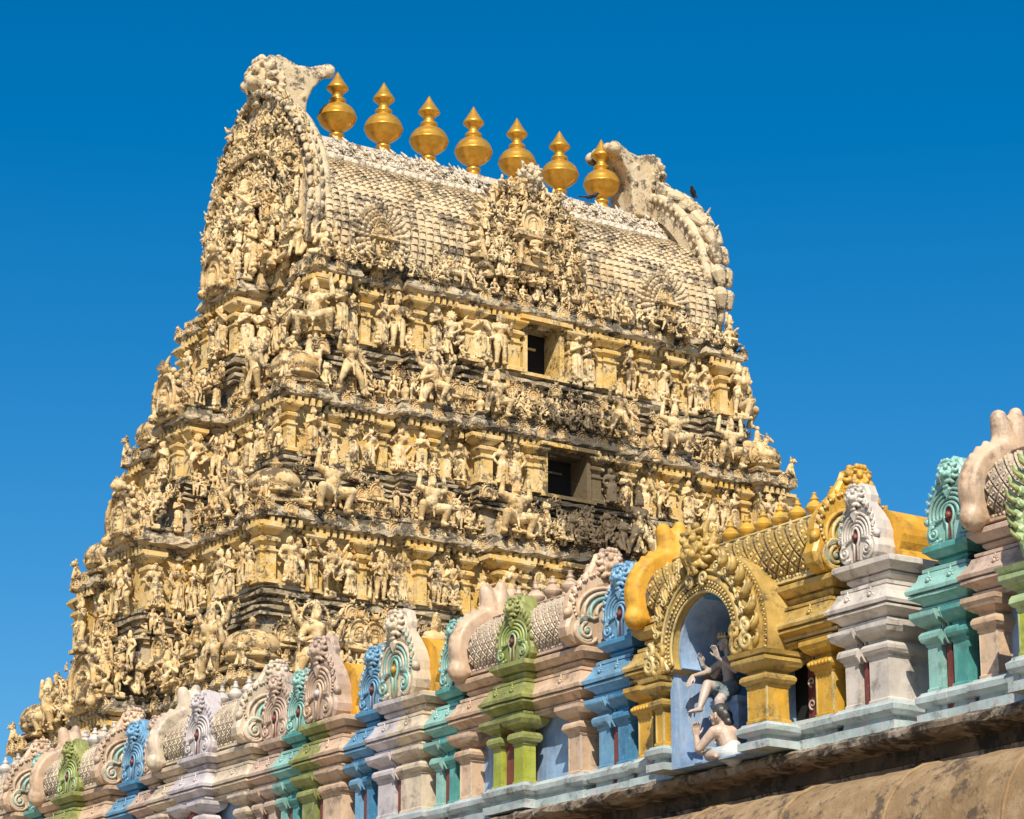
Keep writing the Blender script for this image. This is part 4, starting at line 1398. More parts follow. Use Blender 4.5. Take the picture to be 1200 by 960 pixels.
def big_arch(x, z, w, h, y0, name, rich):
    mb = MB()
    out = []
    for i in range(29):
        a = PI * (-0.22 + 1.44 * i / 28)
        out.append((w * math.cos(a) * (1 if abs(math.cos(a)) < 0.99 else 1), h * 0.40 + h * 0.56 * math.sin(a)))
    n = len(out)
    mb.prism([(px, pz) for px, pz in out], -0.12, 1.6 if rich else 0.9, 0, 0.05)
    for f, r in (((0.97, 0.085), (0.84, 0.06), (0.50, 0.05)) if rich else ((0.98, 0.05), (0.42, 0.06))):
        mb.tube([(px * f, -0.14, h * 0.4 + (pz - h * 0.4) * f) for px, pz in out], r * (1 if rich else 0.6), 6)
    for i, (px, pz) in enumerate(out):
        if i % 1 == 0:
            a = math.atan2(pz - h * 0.4, px)
            cap(mb, (px, -0.06, pz), 0.14 * (1 if rich else 0.55), (px * 1.08 + 0.1 * math.cos(a) * w, -0.02, pz + 0.06 * math.sin(a) * h), 0.05 * (1 if rich else 0.6), 7)
    o = mb.build(name, [CREAM if rich else ROOFC], tower, loc=(x, y0, z))
    rr = random.Random(int(x * 10))
    if rich:
        zz = 0.0
        while zz < h * 0.86:
            t = (zz - h * 0.4) / (h * 0.56)
            hw = w * math.sqrt(max(0.04, 1 - t * t)) * 0.92
            xx = -hw
            while xx < hw:
                if not (abs(xx) < 0.42 and 0.5 < zz < 1.7):
                    put('statue', rr.choice(CALM), (x + xx, y0 - 0.2 - 0.1 * rr.random(), z + zz), rr.uniform(-0.4, 0.4), rr.uniform(0.42, 0.6), rr.choice((-1, 1)))
                    if rr.random() < 0.95:
                        put('carving', 'leaf%d' % rr.randrange(5), (x + xx + 0.15, y0 - 0.24, z + zz), 0, 0.52)
                xx += rr.uniform(0.28, 0.42)
            zz += 0.40
        put('statue', 'seated', (x, y0 - 0.42, z + 0.70), 0, 0.95)
        put('shrine_arch', 'mini_shrine', (x, y0 - 0.25, z + 0.45), 0, 1.35)
        me = mesh_from(concat([(MON, trs((0, 0, 0))), (LION, trs((0, -0.02, 0), 0, 1.05))]), 'mask', [ROOFC])
        link(me, 'arch_mask', tower, (x, y0 - 0.15, z + h * 0.86), 0, 0.85)
    else:
        put('shrine_arch', 'mini_shrine', (x, y0 - 0.14, z + 0.08), 0, 0.85)
        pt = MB()
        for q in range(22):
            a = PI * (-0.2 + 1.4 * q / 21)
            for r0_, r1_, rad in ((0.60, 0.64, 0.085), (0.82, 0.86, 0.10), (1.02, 1.08, 0.085)):
                cap(pt, (w * r0_ * math.cos(a), -0.15, h * 0.4 + h * 0.56 * r0_ * math.sin(a)), rad, (w * r1_ * math.cos(a), -0.20, h * 0.4 + h * 0.56 * r1_ * math.sin(a)), rad * 0.6, 7)
        pt.build('petals', [ROOFC], o)
        for q in range(6):
            a = PI * q / 5
            put('carving', 'leaf%d' % rr.randrange(5), (x + 0.6 * math.cos(a), y0 - 0.1, z + 0.3 + 0.55 * math.sin(a)), 0, 0.4)
        me = mesh_from(MON, 'mask', [ROOFC])
        link(me, 'arch_mask', tower, (x, y0 - 0.08, z + h * 0.92), 0, 0.36)


big_arch(-0.35, 26.0, 1.6, 2.95, -3.55, 'front_arch', True)
big_arch(-4.95, 25.75, 0.72, 1.5, -3.55, 'side_arch', False)
big_arch(4.1, 25.75, 0.72, 1.5, -3.55, 'side_arch', False)
# crowd on the top cornice in front of the roof
u = -6.6
while u < 6.6:
    c = abs(u + 0.35) < 3.2
    for lay in range(2 if c else 1):
        put('statue', rs.choice(SEATERS + ['horse', 'rider', 'pair', 'stride', 'dance']), (u, -3.72 + 0.25 * lay, 25.55 + 0.35 * lay), rs.uniform(-0.4, 0.4), rs.uniform(0.5, 0.8), rs.choice((-1, 1)))
    if rs.random() < 0.6:
        put('carving', 'leaf%d' % rs.randrange(5), (u + 0.2, -3.7, 25.5), 0, 0.5)
    u += rs.uniform(0.34, 0.5)
# figures at the four corners under the top cornice
for sx in (-1, 1):
    put('statue', 'atlas', (sx * 6.85, -3.65, 23.4), math.atan2(sx, 1), 1.75)
    put('statue', 'seated', (sx * 6.5, -3.45, 25.6), math.atan2(sx, 1), 1.25)
    put('statue', 'rider', (sx * 7.1, -3.8, 22.3), 0, 0.9)
# big arches capping the cornice bays of the near end
for li, L in enumerate(LV):
    for side, off in (('W', 0), ('E', 0)):
        p = side_pt(side, 0, proj_at(L, side, 0) + 0.35, L['lip'] + 0.1)
        put('carving', 'small_arch', p, SROT[side], 1.3 + 0.1 * li)

# ---- write out the placed pieces: the largest hundred of each kind as parts, the rest as one
CAMP = Vector((0, 0, 1.6))
MATK = {'statue': STATUE, 'pilaster': OCHRE, 'carving': CREAM, 'cornice_arch': CREAM, 'baluster': CREAM, 'shrine_arch': CREAM}
cache = {}
for kind, items in PL.items():
    def key(it):
        p = Vector((it[1][0, 3] + TX, it[1][1, 3] + TY, it[1][2, 3]))
        vis = 1.0 if p.z > 14.5 else 0.3
        if p.x > TX + 8 and p.y > TY:
            vis = 0.2
        return -it[2] * vis / (p - CAMP).length
    items.sort(key=key)
    src = lambda k: TEMPL[k] if k in TEMPL else ORN[k]
    for k, M, s in items[:100]:
        ck = (kind, k)
        if ck not in cache:
            cache[ck] = mesh_from(src(k), kind, [MATK[kind]])
        o = link(cache[ck], kind, tower)
        o.matrix_local = Matrix([list(r) for r in M])
    rest = items[100:]
    if rest:
        A = concat([(LOW.get(k) or src(k), M) for k, M, s in rest])
        link(mesh_from(A, kind + '_crowd', [MATK[kind]]), kind + '_crowd', tower, kind='stuff')
print('placed', {k: len(v) for k, v in PL.items()})

# ------------------------------------------------------------------ the painted parapet in front
XW, ZL = 14.95, 5.58
RW = -PI / 2


def sect(mb, x0, x1, y0, y1, prof, mi=0, bev=0):
    mb.loft([(x0, y0), (x1, y0), (x1, y1), (x0, y1)], prof, mi, 0.12, 0.0018)


def ring_path(cx, cz, rx, rz, a0, a1, y, n=22):
    return [(cx + rx * math.cos(a0 + (a1 - a0) * i / (n - 1)), y, cz + rz * math.sin(a0 + (a1 - a0) * i / (n - 1))) for i in range(n)]




def crest(parent, H, pos, mats, rot=0.0, wide=1.0, depth=0.3, head=True, headmat=None, beads=False, name='crest', label=None, hs=0.40, leaf=False, hz=0.80):
    """horseshoe ornament: scrolled body with ringed opening, lion mask on top. mats = base, ring, opening, inner ring"""
    mb = MB()
    half = [(0.0, 0.0), (0.20, 0.0), (0.36, 0.02), (0.45, 0.09), (0.475, 0.18), (0.44, 0.29), (0.445, 0.40), (0.42, 0.52), (0.36, 0.62), (0.28, 0.72), (0.22, 0.80), (0.17, 0.90), (0.10, 0.95)]
    out = [(x * wide, z) for x, z in half[1:]] + [(-x * wide, z) for x, z in reversed(half[1:])]
    mb.prism(out, 0, depth / H, 0, 0.03)
    mb.v = [(a, b * (1.0 - 0.72 * max(0, c)) if b > 0.05 else b, c) for a, b, c in mb.v]
    y = -0.012
    # opening keyhole
    kh = []
    for i in range(17):
        a = PI * (-0.33 + 1.66 * i / 16)
        kh.append((0.085 * wide * math.cos(a), 0.33 + 0.115 * math.sin(a)))
    kh = [(0.05 * wide, 0.03)] + kh + [(-0.05 * wide, 0.03)]
    mb.prism(kh, y - 0.004, 0.02, 2)
    mb.tube([(p[0], y - 0.012, p[1]) for p in kh], 0.017, 6, 1)
    mb.ball((0, y - 0.02, 0.33), 0.045, 8, 2)
    # concentric arches, each running down into a scroll
    for k, r in enumerate((0.15, 0.215, 0.28, 0.345)):
        col = 1 if k % 2 == 0 else 3
        if k == 3:
            col = 0
        for s in (-1, 1):
            pts = []
            n = 14
            for i in range(n):
                a = PI / 2 - (PI * 0.62) * i / (n - 1)
                pts.append((s * wide * r * math.cos(a) * 1.02, y, 0.36 + r * 0.80 * math.sin(a)))
            # into scroll
            cx_, cz_ = s * wide * (0.265), 0.155
            r1 = 0.05 + 0.035 * k
            px, pz = pts[-1][0], pts[-1][2]
            a_s = math.atan2(pz - cz_, abs(px) - abs(cx_))
            rr0 = math.hypot((abs(px) - abs(cx_)), pz - cz_)
            m_ = 14
            for i in range(1, m_):
                t = i / (m_ - 1)
                rad = rr0 * (1 - t) + max(0.02, r1 * 0.8) * t
                rad = min(rad, 0.155)
                a = a_s - t * 1.15 * PI * (1.0 if k > 1 else 0.8)
                pts.append((s * (abs(cx_) + wide * rad * math.cos(a)), y - 0.004 * t, cz_ + rad * math.sin(a)))
            mb.tube(pts, [0.021] * len(pts), 6, col)
    for s in (-1, 1):
        sp = scroll_pts(s * 0.27 * wide, 0.155, 0.085, 1.5, PI / 2, -s, y - 0.02, 20)
        mb.tube(sp, [0.022 - 0.0004 * i for i in range(20)], 6, 1)
        mb.ball((s * 0.27 * wide, y - 0.02, 0.155), 0.028, 8, 3)
        # side knobs and feather tips
        mb.ball((s * 0.44 * wide, 0.03, 0.33), 0.05, 8, 0)
        for q in range(7):
            a = 0.15 + q * 0.22
            cx2, cz2 = s * wide * 0.43 * math.cos(a), 0.40 + 0.42 * math.sin(a)
            cap(mb, (cx2 * 0.93, -0.005, cz2 - 0.02), 0.026, (cx2 * 1.03, 0.0, cz2 + 0.02), 0.012, 6)
    if beads:
        for i in range(34):
            a = PI * (-0.16 + 1.32 * i / 33)
            mb.ball((wide * 0.405 * math.cos(a), y, 0.42 + 0.37 * math.sin(a) if math.sin(a) > 0 else 0.42 + 0.30 * math.sin(a)), 0.016, 6, 1)
    # pendant under the mask
    mb.prism([(0, 0.52), (0.07, 0.62), (0, 0.70), (-0.07, 0.62)], y - 0.05, 0.02, 0, 0.015)
    for s in (-1, 1):
        cap(mb, (s * 0.05, y - 0.01, 0.66), 0.03, (s * 0.2, y, 0.60), 0.022, 6, 0)
    if leaf:
        for s in (-1, 1):
            for q in range(10):
                a = -0.35 + q * 0.185
                bx, bz = s * wide * 0.44 * math.cos(a), 0.36 + 0.48 * math.sin(a)
                d = Vector((s * (0.10 + 0.02 * math.cos(a)), 0, 0.13)).normalized() * (0.17 - 0.004 * q)
                cap(mb, (bx, 0.01, bz), 0.042, (bx + d.x, -0.01, bz + d.z), 0.012, 7)
                mb.tube([(bx, y - 0.02, bz), (bx + d.x * 0.5, y - 0.035, bz + d.z * 0.45), (bx + d.x * 0.95, y - 0.01, bz + d.z)], [0.018, 0.014, 0.006], 5, 1)
    o = mb.build(name, mats, parent, loc=pos, rotz=rot, scale=H, label=label)
    if head:
        me = mesh_from(LION, 'lion_mask', [headmat or mats[0]])
        link(me, 'lion_mask', o, (0, -0.01, hz - 0.2 * hs / 0.4 + 0.02), 0, hs)
        # crest behind the mask
        m2 = MB()
        m2.prism([(-0.17, 0.70), (0.17, 0.70), (0.19, 0.86), (0.13, 1.0), (0.0, 1.05), (-0.13, 1.0), (-0.19, 0.86)], 0.06, depth / H * 0.5, 0, 0.03)
        m2.build('neck', [mats[0]], o)
    return o


def rosette(mb, x, y, z, r, mi=0):
    mb.lathe(0, 0, [(r, 0)], 3) if False else None
    for k in range(8):
        a = k * PI / 4
        mb.ball((x + r * 0.62 * math.cos(a), y - 0.008, z + r * 0.62 * math.sin(a)), r * 0.30, 6, mi)
    mb.ball((x, y - 0.015, z), r * 0.42, 8, mi)
    cap(mb, (x, y, z + r), r * 0.25, (x, y - 0.005, z + r * 1.6), r * 0.1, 6)


def plinth(root, x0, x1, y0, y1, mat=P_PLINTH, h=0.25):
    mb = MB()
    k = h / 0.25
    sect(mb, x0, x1, y0, y1, [(0.05, 0.0), (0.05, 0.075 * k), (0.0, 0.085 * k), (-0.01, 0.125 * k), (0.035, 0.135 * k), (0.055, 0.165 * k), (0.06, 0.21 * k), (0.03, 0.235 * k), (0.02, h), (-0.05, h)])
    return mb.build('plinth', [mat], root)


def pillar(root, x0, x1, y0, y1, mat, capmat=None, z0=0.25, edge=None, name='pillar', fancy=False, clip=None):
    mb = MB()
    sect(mb, x0, x1, y0, y1, [(0.012, z0 - 0.005), (0.012, z0 + 0.02), (0.0, z0 + 0.03), (0.0, 0.63)])
    o = mb.build(name, [mat], root)
    cp = MB()
    sect(cp, x0, x1, y0, y1, [(0.0, 0.60), (0.012, 0.615), (0.012, 0.63), (0.035, 0.645), (0.05, 0.67), (0.05, 0.70), (0.035, 0.725), (0.0, 0.74), (0.0, 0.755), (0.03, 0.77), (0.075, 0.80), (0.095, 0.835), (0.10, 0.845), (0.10, 0.88), (0.04, 0.882)])
    if fancy:
        for s in np.linspace(x0 - 0.03, x1 + 0.03, 7):
            cp.ball((s, y0 - 0.05, 0.685), 0.022, 6)
    if clip:
        cp.v = [(max(clip[0], min(clip[1], a_)), b_, c_) for a_, b_, c_ in cp.v]
    cp.build('capital', [capmat or mat], o)
    if edge:
        w = 0.007
        for bx in ((x0 - w, x0 + w, y0 - 0.004, y0 + 0.012), (x1 - w, x1 + w, y0 - 0.004, y0 + 0.012), (x0 - 0.004, x0 + 0.012, y1 - 0.02, y1 + 0.004)):
            e = MB()
            e.box(*bx, z0 + 0.03, 0.60)
            e.build('edge_strip', [edge], o)
    return o


def entab(root, x0, x1, y0, y1, mat, line=None, ros=True, nr=2):
    """architrave, curved eave and frieze above the pillars."""
    mb = MB()
    sect(mb, x0, x1, y0, y1, [(0.0, 0.875), (0.0, 0.90), (0.02, 0.905), (0.02, 0.925), (-0.015, 0.928), (-0.015, 0.937), (0.0, 0.94), (0.02, 0.965), (0.06, 0.99), (0.085, 1.0), (0.085, 1.022), (0.06, 1.024), (0.06, 1.034), (0.10, 1.036), (0.105, 1.065), (0.07, 1.10), (0.035, 1.15), (0.02, 1.195), (-0.02, 1.198), (-0.02, 1.21), (0.0, 1.213), (0.0, 1.24), (-0.03, 1.245)])
    if ros:
        w = x1 - x0
        for q in range(nr):
            rosette(mb, x0 + w * (q + 0.5) / nr, y0 - 0.045, 1.13, 0.045)
    return mb.build('cornice', [mat], root)


def slab(root, x0, x1, y0, y1, mat, z0=1.24, z1=1.43):
    mb = MB()
    h = z1 - z0
    sect(mb, x0, x1, y0, y1, [(-0.05, z0), (-0.05, z0 + 0.12 * h), (-0.02, z0 + 0.2 * h), (0.0, z0 + 0.30 * h), (0.0, z0 + 0.40 * h), (-0.02, z0 + 0.41 * h), (-0.02, z0 + 0.47 * h), (0.03, z0 + 0.48 * h), (0.07, z0 + 0.70 * h), (0.085, z0 + 0.76 * h), (0.085, z0 + 0.96 * h), (0.075, z1), (-0.05, z1)])
    return mb.build('upper_cornice', [mat], root)


def body_wall(root, x0, x1, y0, y1, mat, z1=1.3):
    mb = MB()
    mb.box(x0, x1, y0, y1, 0.0, z1)
    return mb.build('wall', [mat], root)


def fins(root, xc, gap, y0, mat):
    """pale edge plates following the capital profile on both sides of the slot."""
    prof = [(0.02, 0.60), (-0.02, 0.60), (-0.055, 0.645), (-0.055, 0.70), (-0.01, 0.74), (-0.01, 0.757), (-0.08, 0.80), (-0.105, 0.845), (-0.105, 0.88), (0.02, 0.88)]
    for s in (-1, 1):
        z = MB()
        vs = [(xc + s * gap + dx_, y0 + a, b) for dx_ in (-0.007, 0.007) for a, b in prof]
        n = len(prof)
        z.add(vs, [tuple(range(n)), tuple(range(2 * n - 1, n - 1, -1))] + [(i, i + n, (i + 1) % n + n, (i + 1) % n) for i in range(n)])
        z.build('bracket', [mat], root)


def small_aedicule(yw, light, dark, set_=0.03, w=0.56, label='', plaque_mats=None, name='painted_aedicule', H=0.66, capc=None):
    r = empty(name, (XW, yw, ZL), RW, label=label, cat='parapet shrine', group='small painted aedicules with lion crests')
    h = w / 2
    y0, y1 = set_, set_ + 0.75
    body_wall(r, -h + 0.05, h - 0.05, y0 + 0.12, y1, SHADE_BLACK)  # wall coloured near-black to paint the shade between the shrines
    plinth(r, -h, -0.03, y0, y1 - 0.01)
    plinth(r, 0.03, h, y0, y1 - 0.012)
    m = MB(); m.box(-0.028, 0.028, y0 + 0.02, y0 + 0.2, 0, 0.88)
    m.build('slot_panel', [P_MAROON], r)
    pillar(r, -h + 0.06, -0.065, y0, y0 + 0.3, light, clip=(-9, -0.038))
    pillar(r, 0.065, h - 0.06, y0, y0 + 0.34, dark if dark else light, clip=(0.038, 9))
    # zigzag brackets either side of the slot
    fins(r, 0.0, 0.032, y0, light)
    entab(r, -h + 0.03, h - 0.03, y0, y1, light)
    slab(r, -h * 0.62, h * 0.62, y0 + 0.10, y1 - 0.05, dark or light)
    crest(r, H, (0, y0 + 0.10, 1.425), plaque_mats or [light, light, P_MAROON, light], depth=0.34, wide=0.93)
    return r


def net_roof(root, x0, x1, yc, z0, mats, k=1.0, pitch=0.105, name='barrel_roof'):
    """barrel roof of netted lozenges; mats = ground, net, stud"""
    P = [(0.34, 0.0), (0.40, 0.06), (0.43, 0.14), (0.435, 0.22), (0.41, 0.31), (0.36, 0.39), (0.29, 0.455), (0.20, 0.51), (0.10, 0.545), (0.0, 0.555)]
    P = [(a * k, b * k) for a, b in P]
    mb = MB()
    sec = P + [(-a, b) for a, b in reversed(P[:-1])]
    n = len(sec)
    vs = [(x0, yc - a, z0 + b) for a, b in sec] + [(x1, yc - a, z0 + b) for a, b in sec]
    mb.add(vs, [(i, i + n, i + 1 + n, i + 1) for i in range(n - 1)] + [tuple(range(n)), tuple(range(2 * n - 1, n - 1, -1)), (0, n - 1, 2 * n - 1, n)], 0)
    cum = [0]
    for i in range(len(P) - 1):
        cum.append(cum[-1] + math.hypot(P[i + 1][0] - P[i][0], P[i + 1][1] - P[i][1]))

    def at(s, out=0.008):
        s = min(max(s, 0), cum[-1] - 1e-6)
        i = max(j for j in range(len(P) - 1) if cum[j] <= s)
        f = (s - cum[i]) / (cum[i + 1] - cum[i])
        a = P[i][0] + (P[i + 1][0] - P[i][0]) * f
        b = P[i][1] + (P[i + 1][1] - P[i][1]) * f
        dy, dz = P[i + 1][0] - P[i][0], P[i + 1][1] - P[i][1]
        l = math.hypot(dy, dz)
        return (-(a + dz / l * out), b - dy / l * out)
    top = cum[-1] * 0.90
    nn = max(2, round((x1 - x0) / pitch))
    p = (x1 - x0) / nn
    rows = max(2, round(top / (pitch * 1.15)))
    q = top / rows
    slope = p / (2 * (q / 1.0)) * 2 / 2
    for i in range(nn * 2 + 1):
        for j in range(0, rows * 2 + 1):
            if (i + j) % 2 == 1:
                xx = x0 + i * p / 2
                hx, hs_ = p * 0.43, q * 0.43
                if xx - hx < x0 - 0.004 or xx + hx > x1 + 0.004:
                    continue
                pts = []
                for lev, sc in ((0.002, 1.0), (0.016, 0.86), (0.016, 0.62), (0.006, 0.5)):
                    for ux, us in ((-1, 0), (0, -1), (1, 0), (0, 1)):
                        sv = j * q / 2 + us * hs_ * sc
                        if sv < 0:
                            sv = 0
                        a2, b2 = at(sv, lev)
                        pts.append((xx + ux * hx * sc, yc + a2, z0 + b2))
                fs = []
                for l in range(3):
                    for k4 in range(4):
                        k5 = (k4 + 1) % 4
                        fs.append((l * 4 + k4, l * 4 + k5, (l + 1) * 4 + k5, (l + 1) * 4 + k4))
                fs.append((12, 13, 14, 15))
                mb.add(pts, fs, 2)
                a2, b2 = at(j * q / 2, 0.014)
                mb.ball((xx, yc + a2, z0 + b2), 0.0 + p * 0.12, 6, 1)
    # scalloped fringe and ridge strip
    xx = x0 + 0.02
    while xx < x1:
        mb.ball((xx, yc - P[0][0] - 0.03, z0 + 0.005), 0.02, 6, 1)
        xx += 0.042
    sect(mb, x0, x1, yc - P[0][0] - 0.01, yc + P[0][0] + 0.01, [(0.03, z0 - 0.035), (0.03, z0 - 0.01), (0.0, z0 + 0.0)], 1)
    mb.box(x0, x1, yc - 0.12 * k, yc + 0.12 * k, z0 + 0.535 * k, z0 + 0.575 * k, 1)
    for a_ in (-0.12, 0.12):
        mb.tube([(x0, yc + a_ * k, z0 + 0.57 * k), (x1, yc + a_ * k, z0 + 0.57 * k)], 0.014, 6, 1)
    return mb.build(name, mats, root)


potp = [(0.10, 0), (0.10, 0.03), (0.06, 0.05), (0.055, 0.07), (0.09, 0.09), (0.115, 0.13), (0.118, 0.145), (0.12, 0.15), (0.12, 0.158), (0.105, 0.17), (0.085, 0.21), (0.05, 0.235), (0.04, 0.25), (0.06, 0.26), (0.06, 0.27), (0.035, 0.285), (0.028, 0.33), (0.033, 0.335), (0.03, 0.345), (0.0, 0.36)]


def pots(root, x0, x1, yc, z, n, mat, k=1.0):
    mb = MB(); mb.lathe(0, 0, potp, 18)
    me = mesh_from(mb.arrays(), 'finial', [mat])
    for i in range(n):
        link(me, 'finial', root, (x0 + (x1 - x0) * (i + 0.5) / n, yc, z), 0, k)


def ear(root, x, yc, z, mat, s=-1):
    """smooth back of the far gable: round horseshoe slab with an upswept tip."""
    mb = MB()
    pts = []
    for i in range(25):
        a = PI * (-0.2 + 1.4 * i / 24)
        pts.append((0.56 * math.cos(a), 0.30 + 0.46 * math.sin(a)))
    vs = []
    for (xx, inset) in ((0.0, 0.06), (-0.05 * 1, 0.0), (-0.16, 0.0), (-0.2, 0.05)):
        for (a, b) in pts:
            f = 1 - inset
            vs.append((xx, a * f, 0.3 + (b - 0.3) * f))
    n = len(pts)
    fs = [tuple(range(n))]
    for k in range(3):
        for i in range(n):
            j = (i + 1) % n
            fs.append((k * n + j, k * n + i, (k + 1) * n + i, (k + 1) * n + j))
    fs.append(tuple(3 * n + i for i in range(n - 1, -1, -1)))
    mb.add(vs, fs, 0, True)
    # lobes down the rim and the mask's smooth back
    for sy in (-1, 1):
        mb.ball((-0.1, sy * 0.47, 0.08), 0.12, 10, sx=0.9)
        for q in range(7):
            a = q * 0.2
            cap(mb, (-0.1, sy * 0.50 * math.cos(a), 0.26 + 0.42 * math.sin(a)), 0.075, (-0.1, sy * 0.545 * math.cos(a), 0.31 + 0.46 * math.sin(a)), 0.035, 8)
    # upswept tip: the back of the lion head, two lobes
    for sy in (-1, 1):
        cap(mb, (-0.09, sy * 0.08, 0.70), 0.12, (-0.09, sy * 0.15, 0.93), 0.075, 12)
    cap(mb, (-0.07, 0, 0.62), 0.14, (-0.05, 0, 0.98), 0.06, 12)
    A = remesh(mb, 0.02, 3)
    o = link(mesh_from(A, 'far_gable_back', [mat]), 'gable', root, (x, yc, z), 0, (1 if s < 0 else -1, 1, 1))
    return o


def sala(yw, Lh, body, bodyd, ground, net, stud, potm, npot, label, ctr, gab, niche=P_NICHE, set_=0.0, fancy=False, earmat=None, name='painted_shrine', pillmat=None):
    """long barrel-roofed shrine; Lh = half length."""
    r = empty(name, (XW, yw, ZL), RW, label=label, cat='parapet shrine', group='barrel roofed shrines on the parapet')
    y0, y1 = set_, set_ + 0.82
    pm = pillmat or body
    spans = [(-Lh, -0.42), (0.42, Lh)] if fancy else [(-Lh, Lh)]
    for a_, b_ in spans:
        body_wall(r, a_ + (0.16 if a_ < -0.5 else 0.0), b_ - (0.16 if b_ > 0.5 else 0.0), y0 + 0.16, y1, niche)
        plinth(r, a_, b_, y0, y1)
    if not fancy:
        for x in (-Lh + 0.14, Lh - 0.14):
            pillar(r, x - 0.09, x + 0.09, y0, y0 + 0.24, pm, edge=P_CREAM)
    else:
        for x in (-Lh + 0.14, Lh - 0.14):
            pillar(r, x - 0.10, x + 0.10, y0, y0 + 0.26, P_GOLD, P_GOLD, edge=P_GOLDL, fancy=True)
            sx = x - 0.20 if x > 0 else x + 0.21
            m = MB()
            m.box(sx - 0.10, sx + 0.10, y0 + 0.08, y0 + 0.2, 0.25, 0.88, 1)
            for q in range(3):
                z = 0.33 + q * 0.19
                for s in (-1, 1):
                    m.tube(scroll_pts(sx + s * 0.042, z + 0.06, 0.045, 1.3, -PI / 2, s, y0 + 0.07, 14), [0.011 - 0.0004 * i for i in range(14)], 5, 0)
            m.build('scroll_panel', [P_PINK, P_MAROON], r)
    for a_, b_ in spans:
        entab(r, a_ + (0.03 if a_ < -0.5 else 0.08), b_ - (0.03 if b_ > 0.5 else 0.08), y0, y1, body, nr=2 if fancy else 4)
    if fancy:
        for zz in (0.95, 1.07):
            for a_, b_ in ((-Lh - 0.06, -0.52), (0.52, Lh + 0.06)):
                bd = MB()
                yb = y0 - 0.105 if zz > 1 else y0 - 0.03
                bd.box(a_, b_, yb + 0.004, y0 + 0.02, zz - 0.006, zz + 0.010)
                x = a_
                while x < b_:
                    bd.box(x, x + 0.014, yb, y0 + 0.018, zz - 0.012, zz + 0.016)
                    x += 0.028
                bd.build('bead_course', [P_GOLDL], r)
    for a_, b_ in spans:
        slab(r, a_ + (0.06 if a_ < -0.5 else 0.08), b_ - (0.06 if b_ > 0.5 else 0.08), y0 + 0.06, y1 - 0.06, body)
    yc = y0 + 0.39
    net_roof(r, -Lh + 0.22, Lh - 0.2, yc, 1.50, [GROOVE, net, stud], pitch=0.14 if fancy else 0.11)
    pots(r, -Lh + 0.34, Lh - 0.3, yc, 2.07, npot, potm, 0.78 if not fancy else 0.70)
    # near end gable, facing along the wall towards us
    crest(r, 0.92, (Lh - 0.02, yc - 0.06, 1.43), gab, rot=PI / 2, wide=1.15, depth=0.16, beads=True, name='gable', hs=0.42, hz=0.86)
    ear(r, -Lh + 0.22, yc, 1.43, earmat or body)
    return r, y0


def centre_crest(r, y0, w, crestm, piers, slabm, H=0.72, z=1.43, capm=None, leaf=False, rise=0.0):
    """centre bay of a barrel shrine: two piers, own cornice, lion crest against the roof."""
    h = w / 2
    yf = y0 - 0.12
    plinth(r, -h - 0.02, h + 0.02, yf - 0.01, yf + 0.2)
    pillar(r, -h + 0.02, -h + 0.15, yf, yf + 0.14, piers, capm)
    pillar(r, h - 0.17, h - 0.02, yf, yf + 0.14, piers, capm)
    m = MB()
    m.box(-h + 0.17, h - 0.19, yf + 0.05, yf + 0.28, 0.0, 0.88)
    m.build('red_panel', [P_MAROON], r)
    entab(r, -h, h, yf, y0 + 0.1, slabm)
    slab(r, -h * 0.78, h * 0.78, yf + 0.06, y0 + 0.3, slabm)
    crest(r, H, (0, yf + 0.06, 1.425 + rise), crestm, depth=0.4, leaf=leaf)


def panjara(yw, w, body, plaq, H, label, set_=-0.02, split=None, yel=P_YEL, headm=None, name='horseshoe_shrine'):
    r = empty(name, (XW, yw, ZL), RW, label=label, cat='parapet shrine', group='shrines with a tall horseshoe front')
    h = w / 2
    y0, y1 = set_, set_ + 1.1
    body_wall(r, -h + 0.08, h - 0.08, y0 + 0.14, y1, body)
    plinth(r, -h, h, y0, y1)
    left, right = split or (body, body)
    m = MB(); m.box(-0.045, -0.005, y0 + 0.02, y0 + 0.2, 0, 0.88)
    m.build('slot_panel', [P_MAROON], r)
    pillar(r, -h + 0.06, -0.09, y0, y0 + 0.3, left, clip=(-9, -0.062))
    pillar(r, 0.04, h - 0.04, y0, y1 - 0.1, right, clip=(0.012, 9))
    fins(r, -0.025, 0.030, y0, left)
    entab(r, -h + 0.03, 0.0, y0, y1, left, nr=1)
    entab(r, 0.003, h - 0.03, y0, y1 - 0.003, right, nr=1)
    slab(r, -h * 0.86, 0.0, y0 + 0.06, y1 - 0.1, left, 1.24, 1.44)
    slab(r, 0.003, h * 0.86, y0 + 0.06, y1 - 0.103, right, 1.24, 1.44)
    # smooth yellow vault running back from the front
    v = MB()
    pts = []
    for i in range(17):
        a = PI * (-0.18 + 1.36 * i / 16)
        pts.append((h * 0.80 * math.cos(a), 1.44 + H * 0.34 + H * 0.36 * math.sin(a)))
    pts = [(h * 0.80, 1.44)] + pts + [(-h * 0.80, 1.44)]
    v.prism(pts, y0 + 0.22, y1 + 0.15, 0)
    v.build('vault', [yel], r)
    crest(r, H, (-0.12 * w, y0 + 0.02, 1.44), plaq, wide=w / H * 0.80, depth=0.28, beads=True, headmat=headm, hs=0.40, hz=0.82)
    return r


GROOVE = paint('dark_brown_groove_paint', (0.10, 0.06, 0.03), 0.7)
# --- the shrines, from the right edge of the photograph to the left
r, y0 = sala(14.35, 1.14, P_PINK, P_PINK, P_PINK, P_PEACH, P_CREAM, P_PEACH, 5, 'peach barrel roofed shrine at the right edge, tall green leafy crest in front', None, [P_PEACH, P_CREAM, P_MAROON, P_TEALL], pillmat=P_PEACH, earmat=P_PEACH)
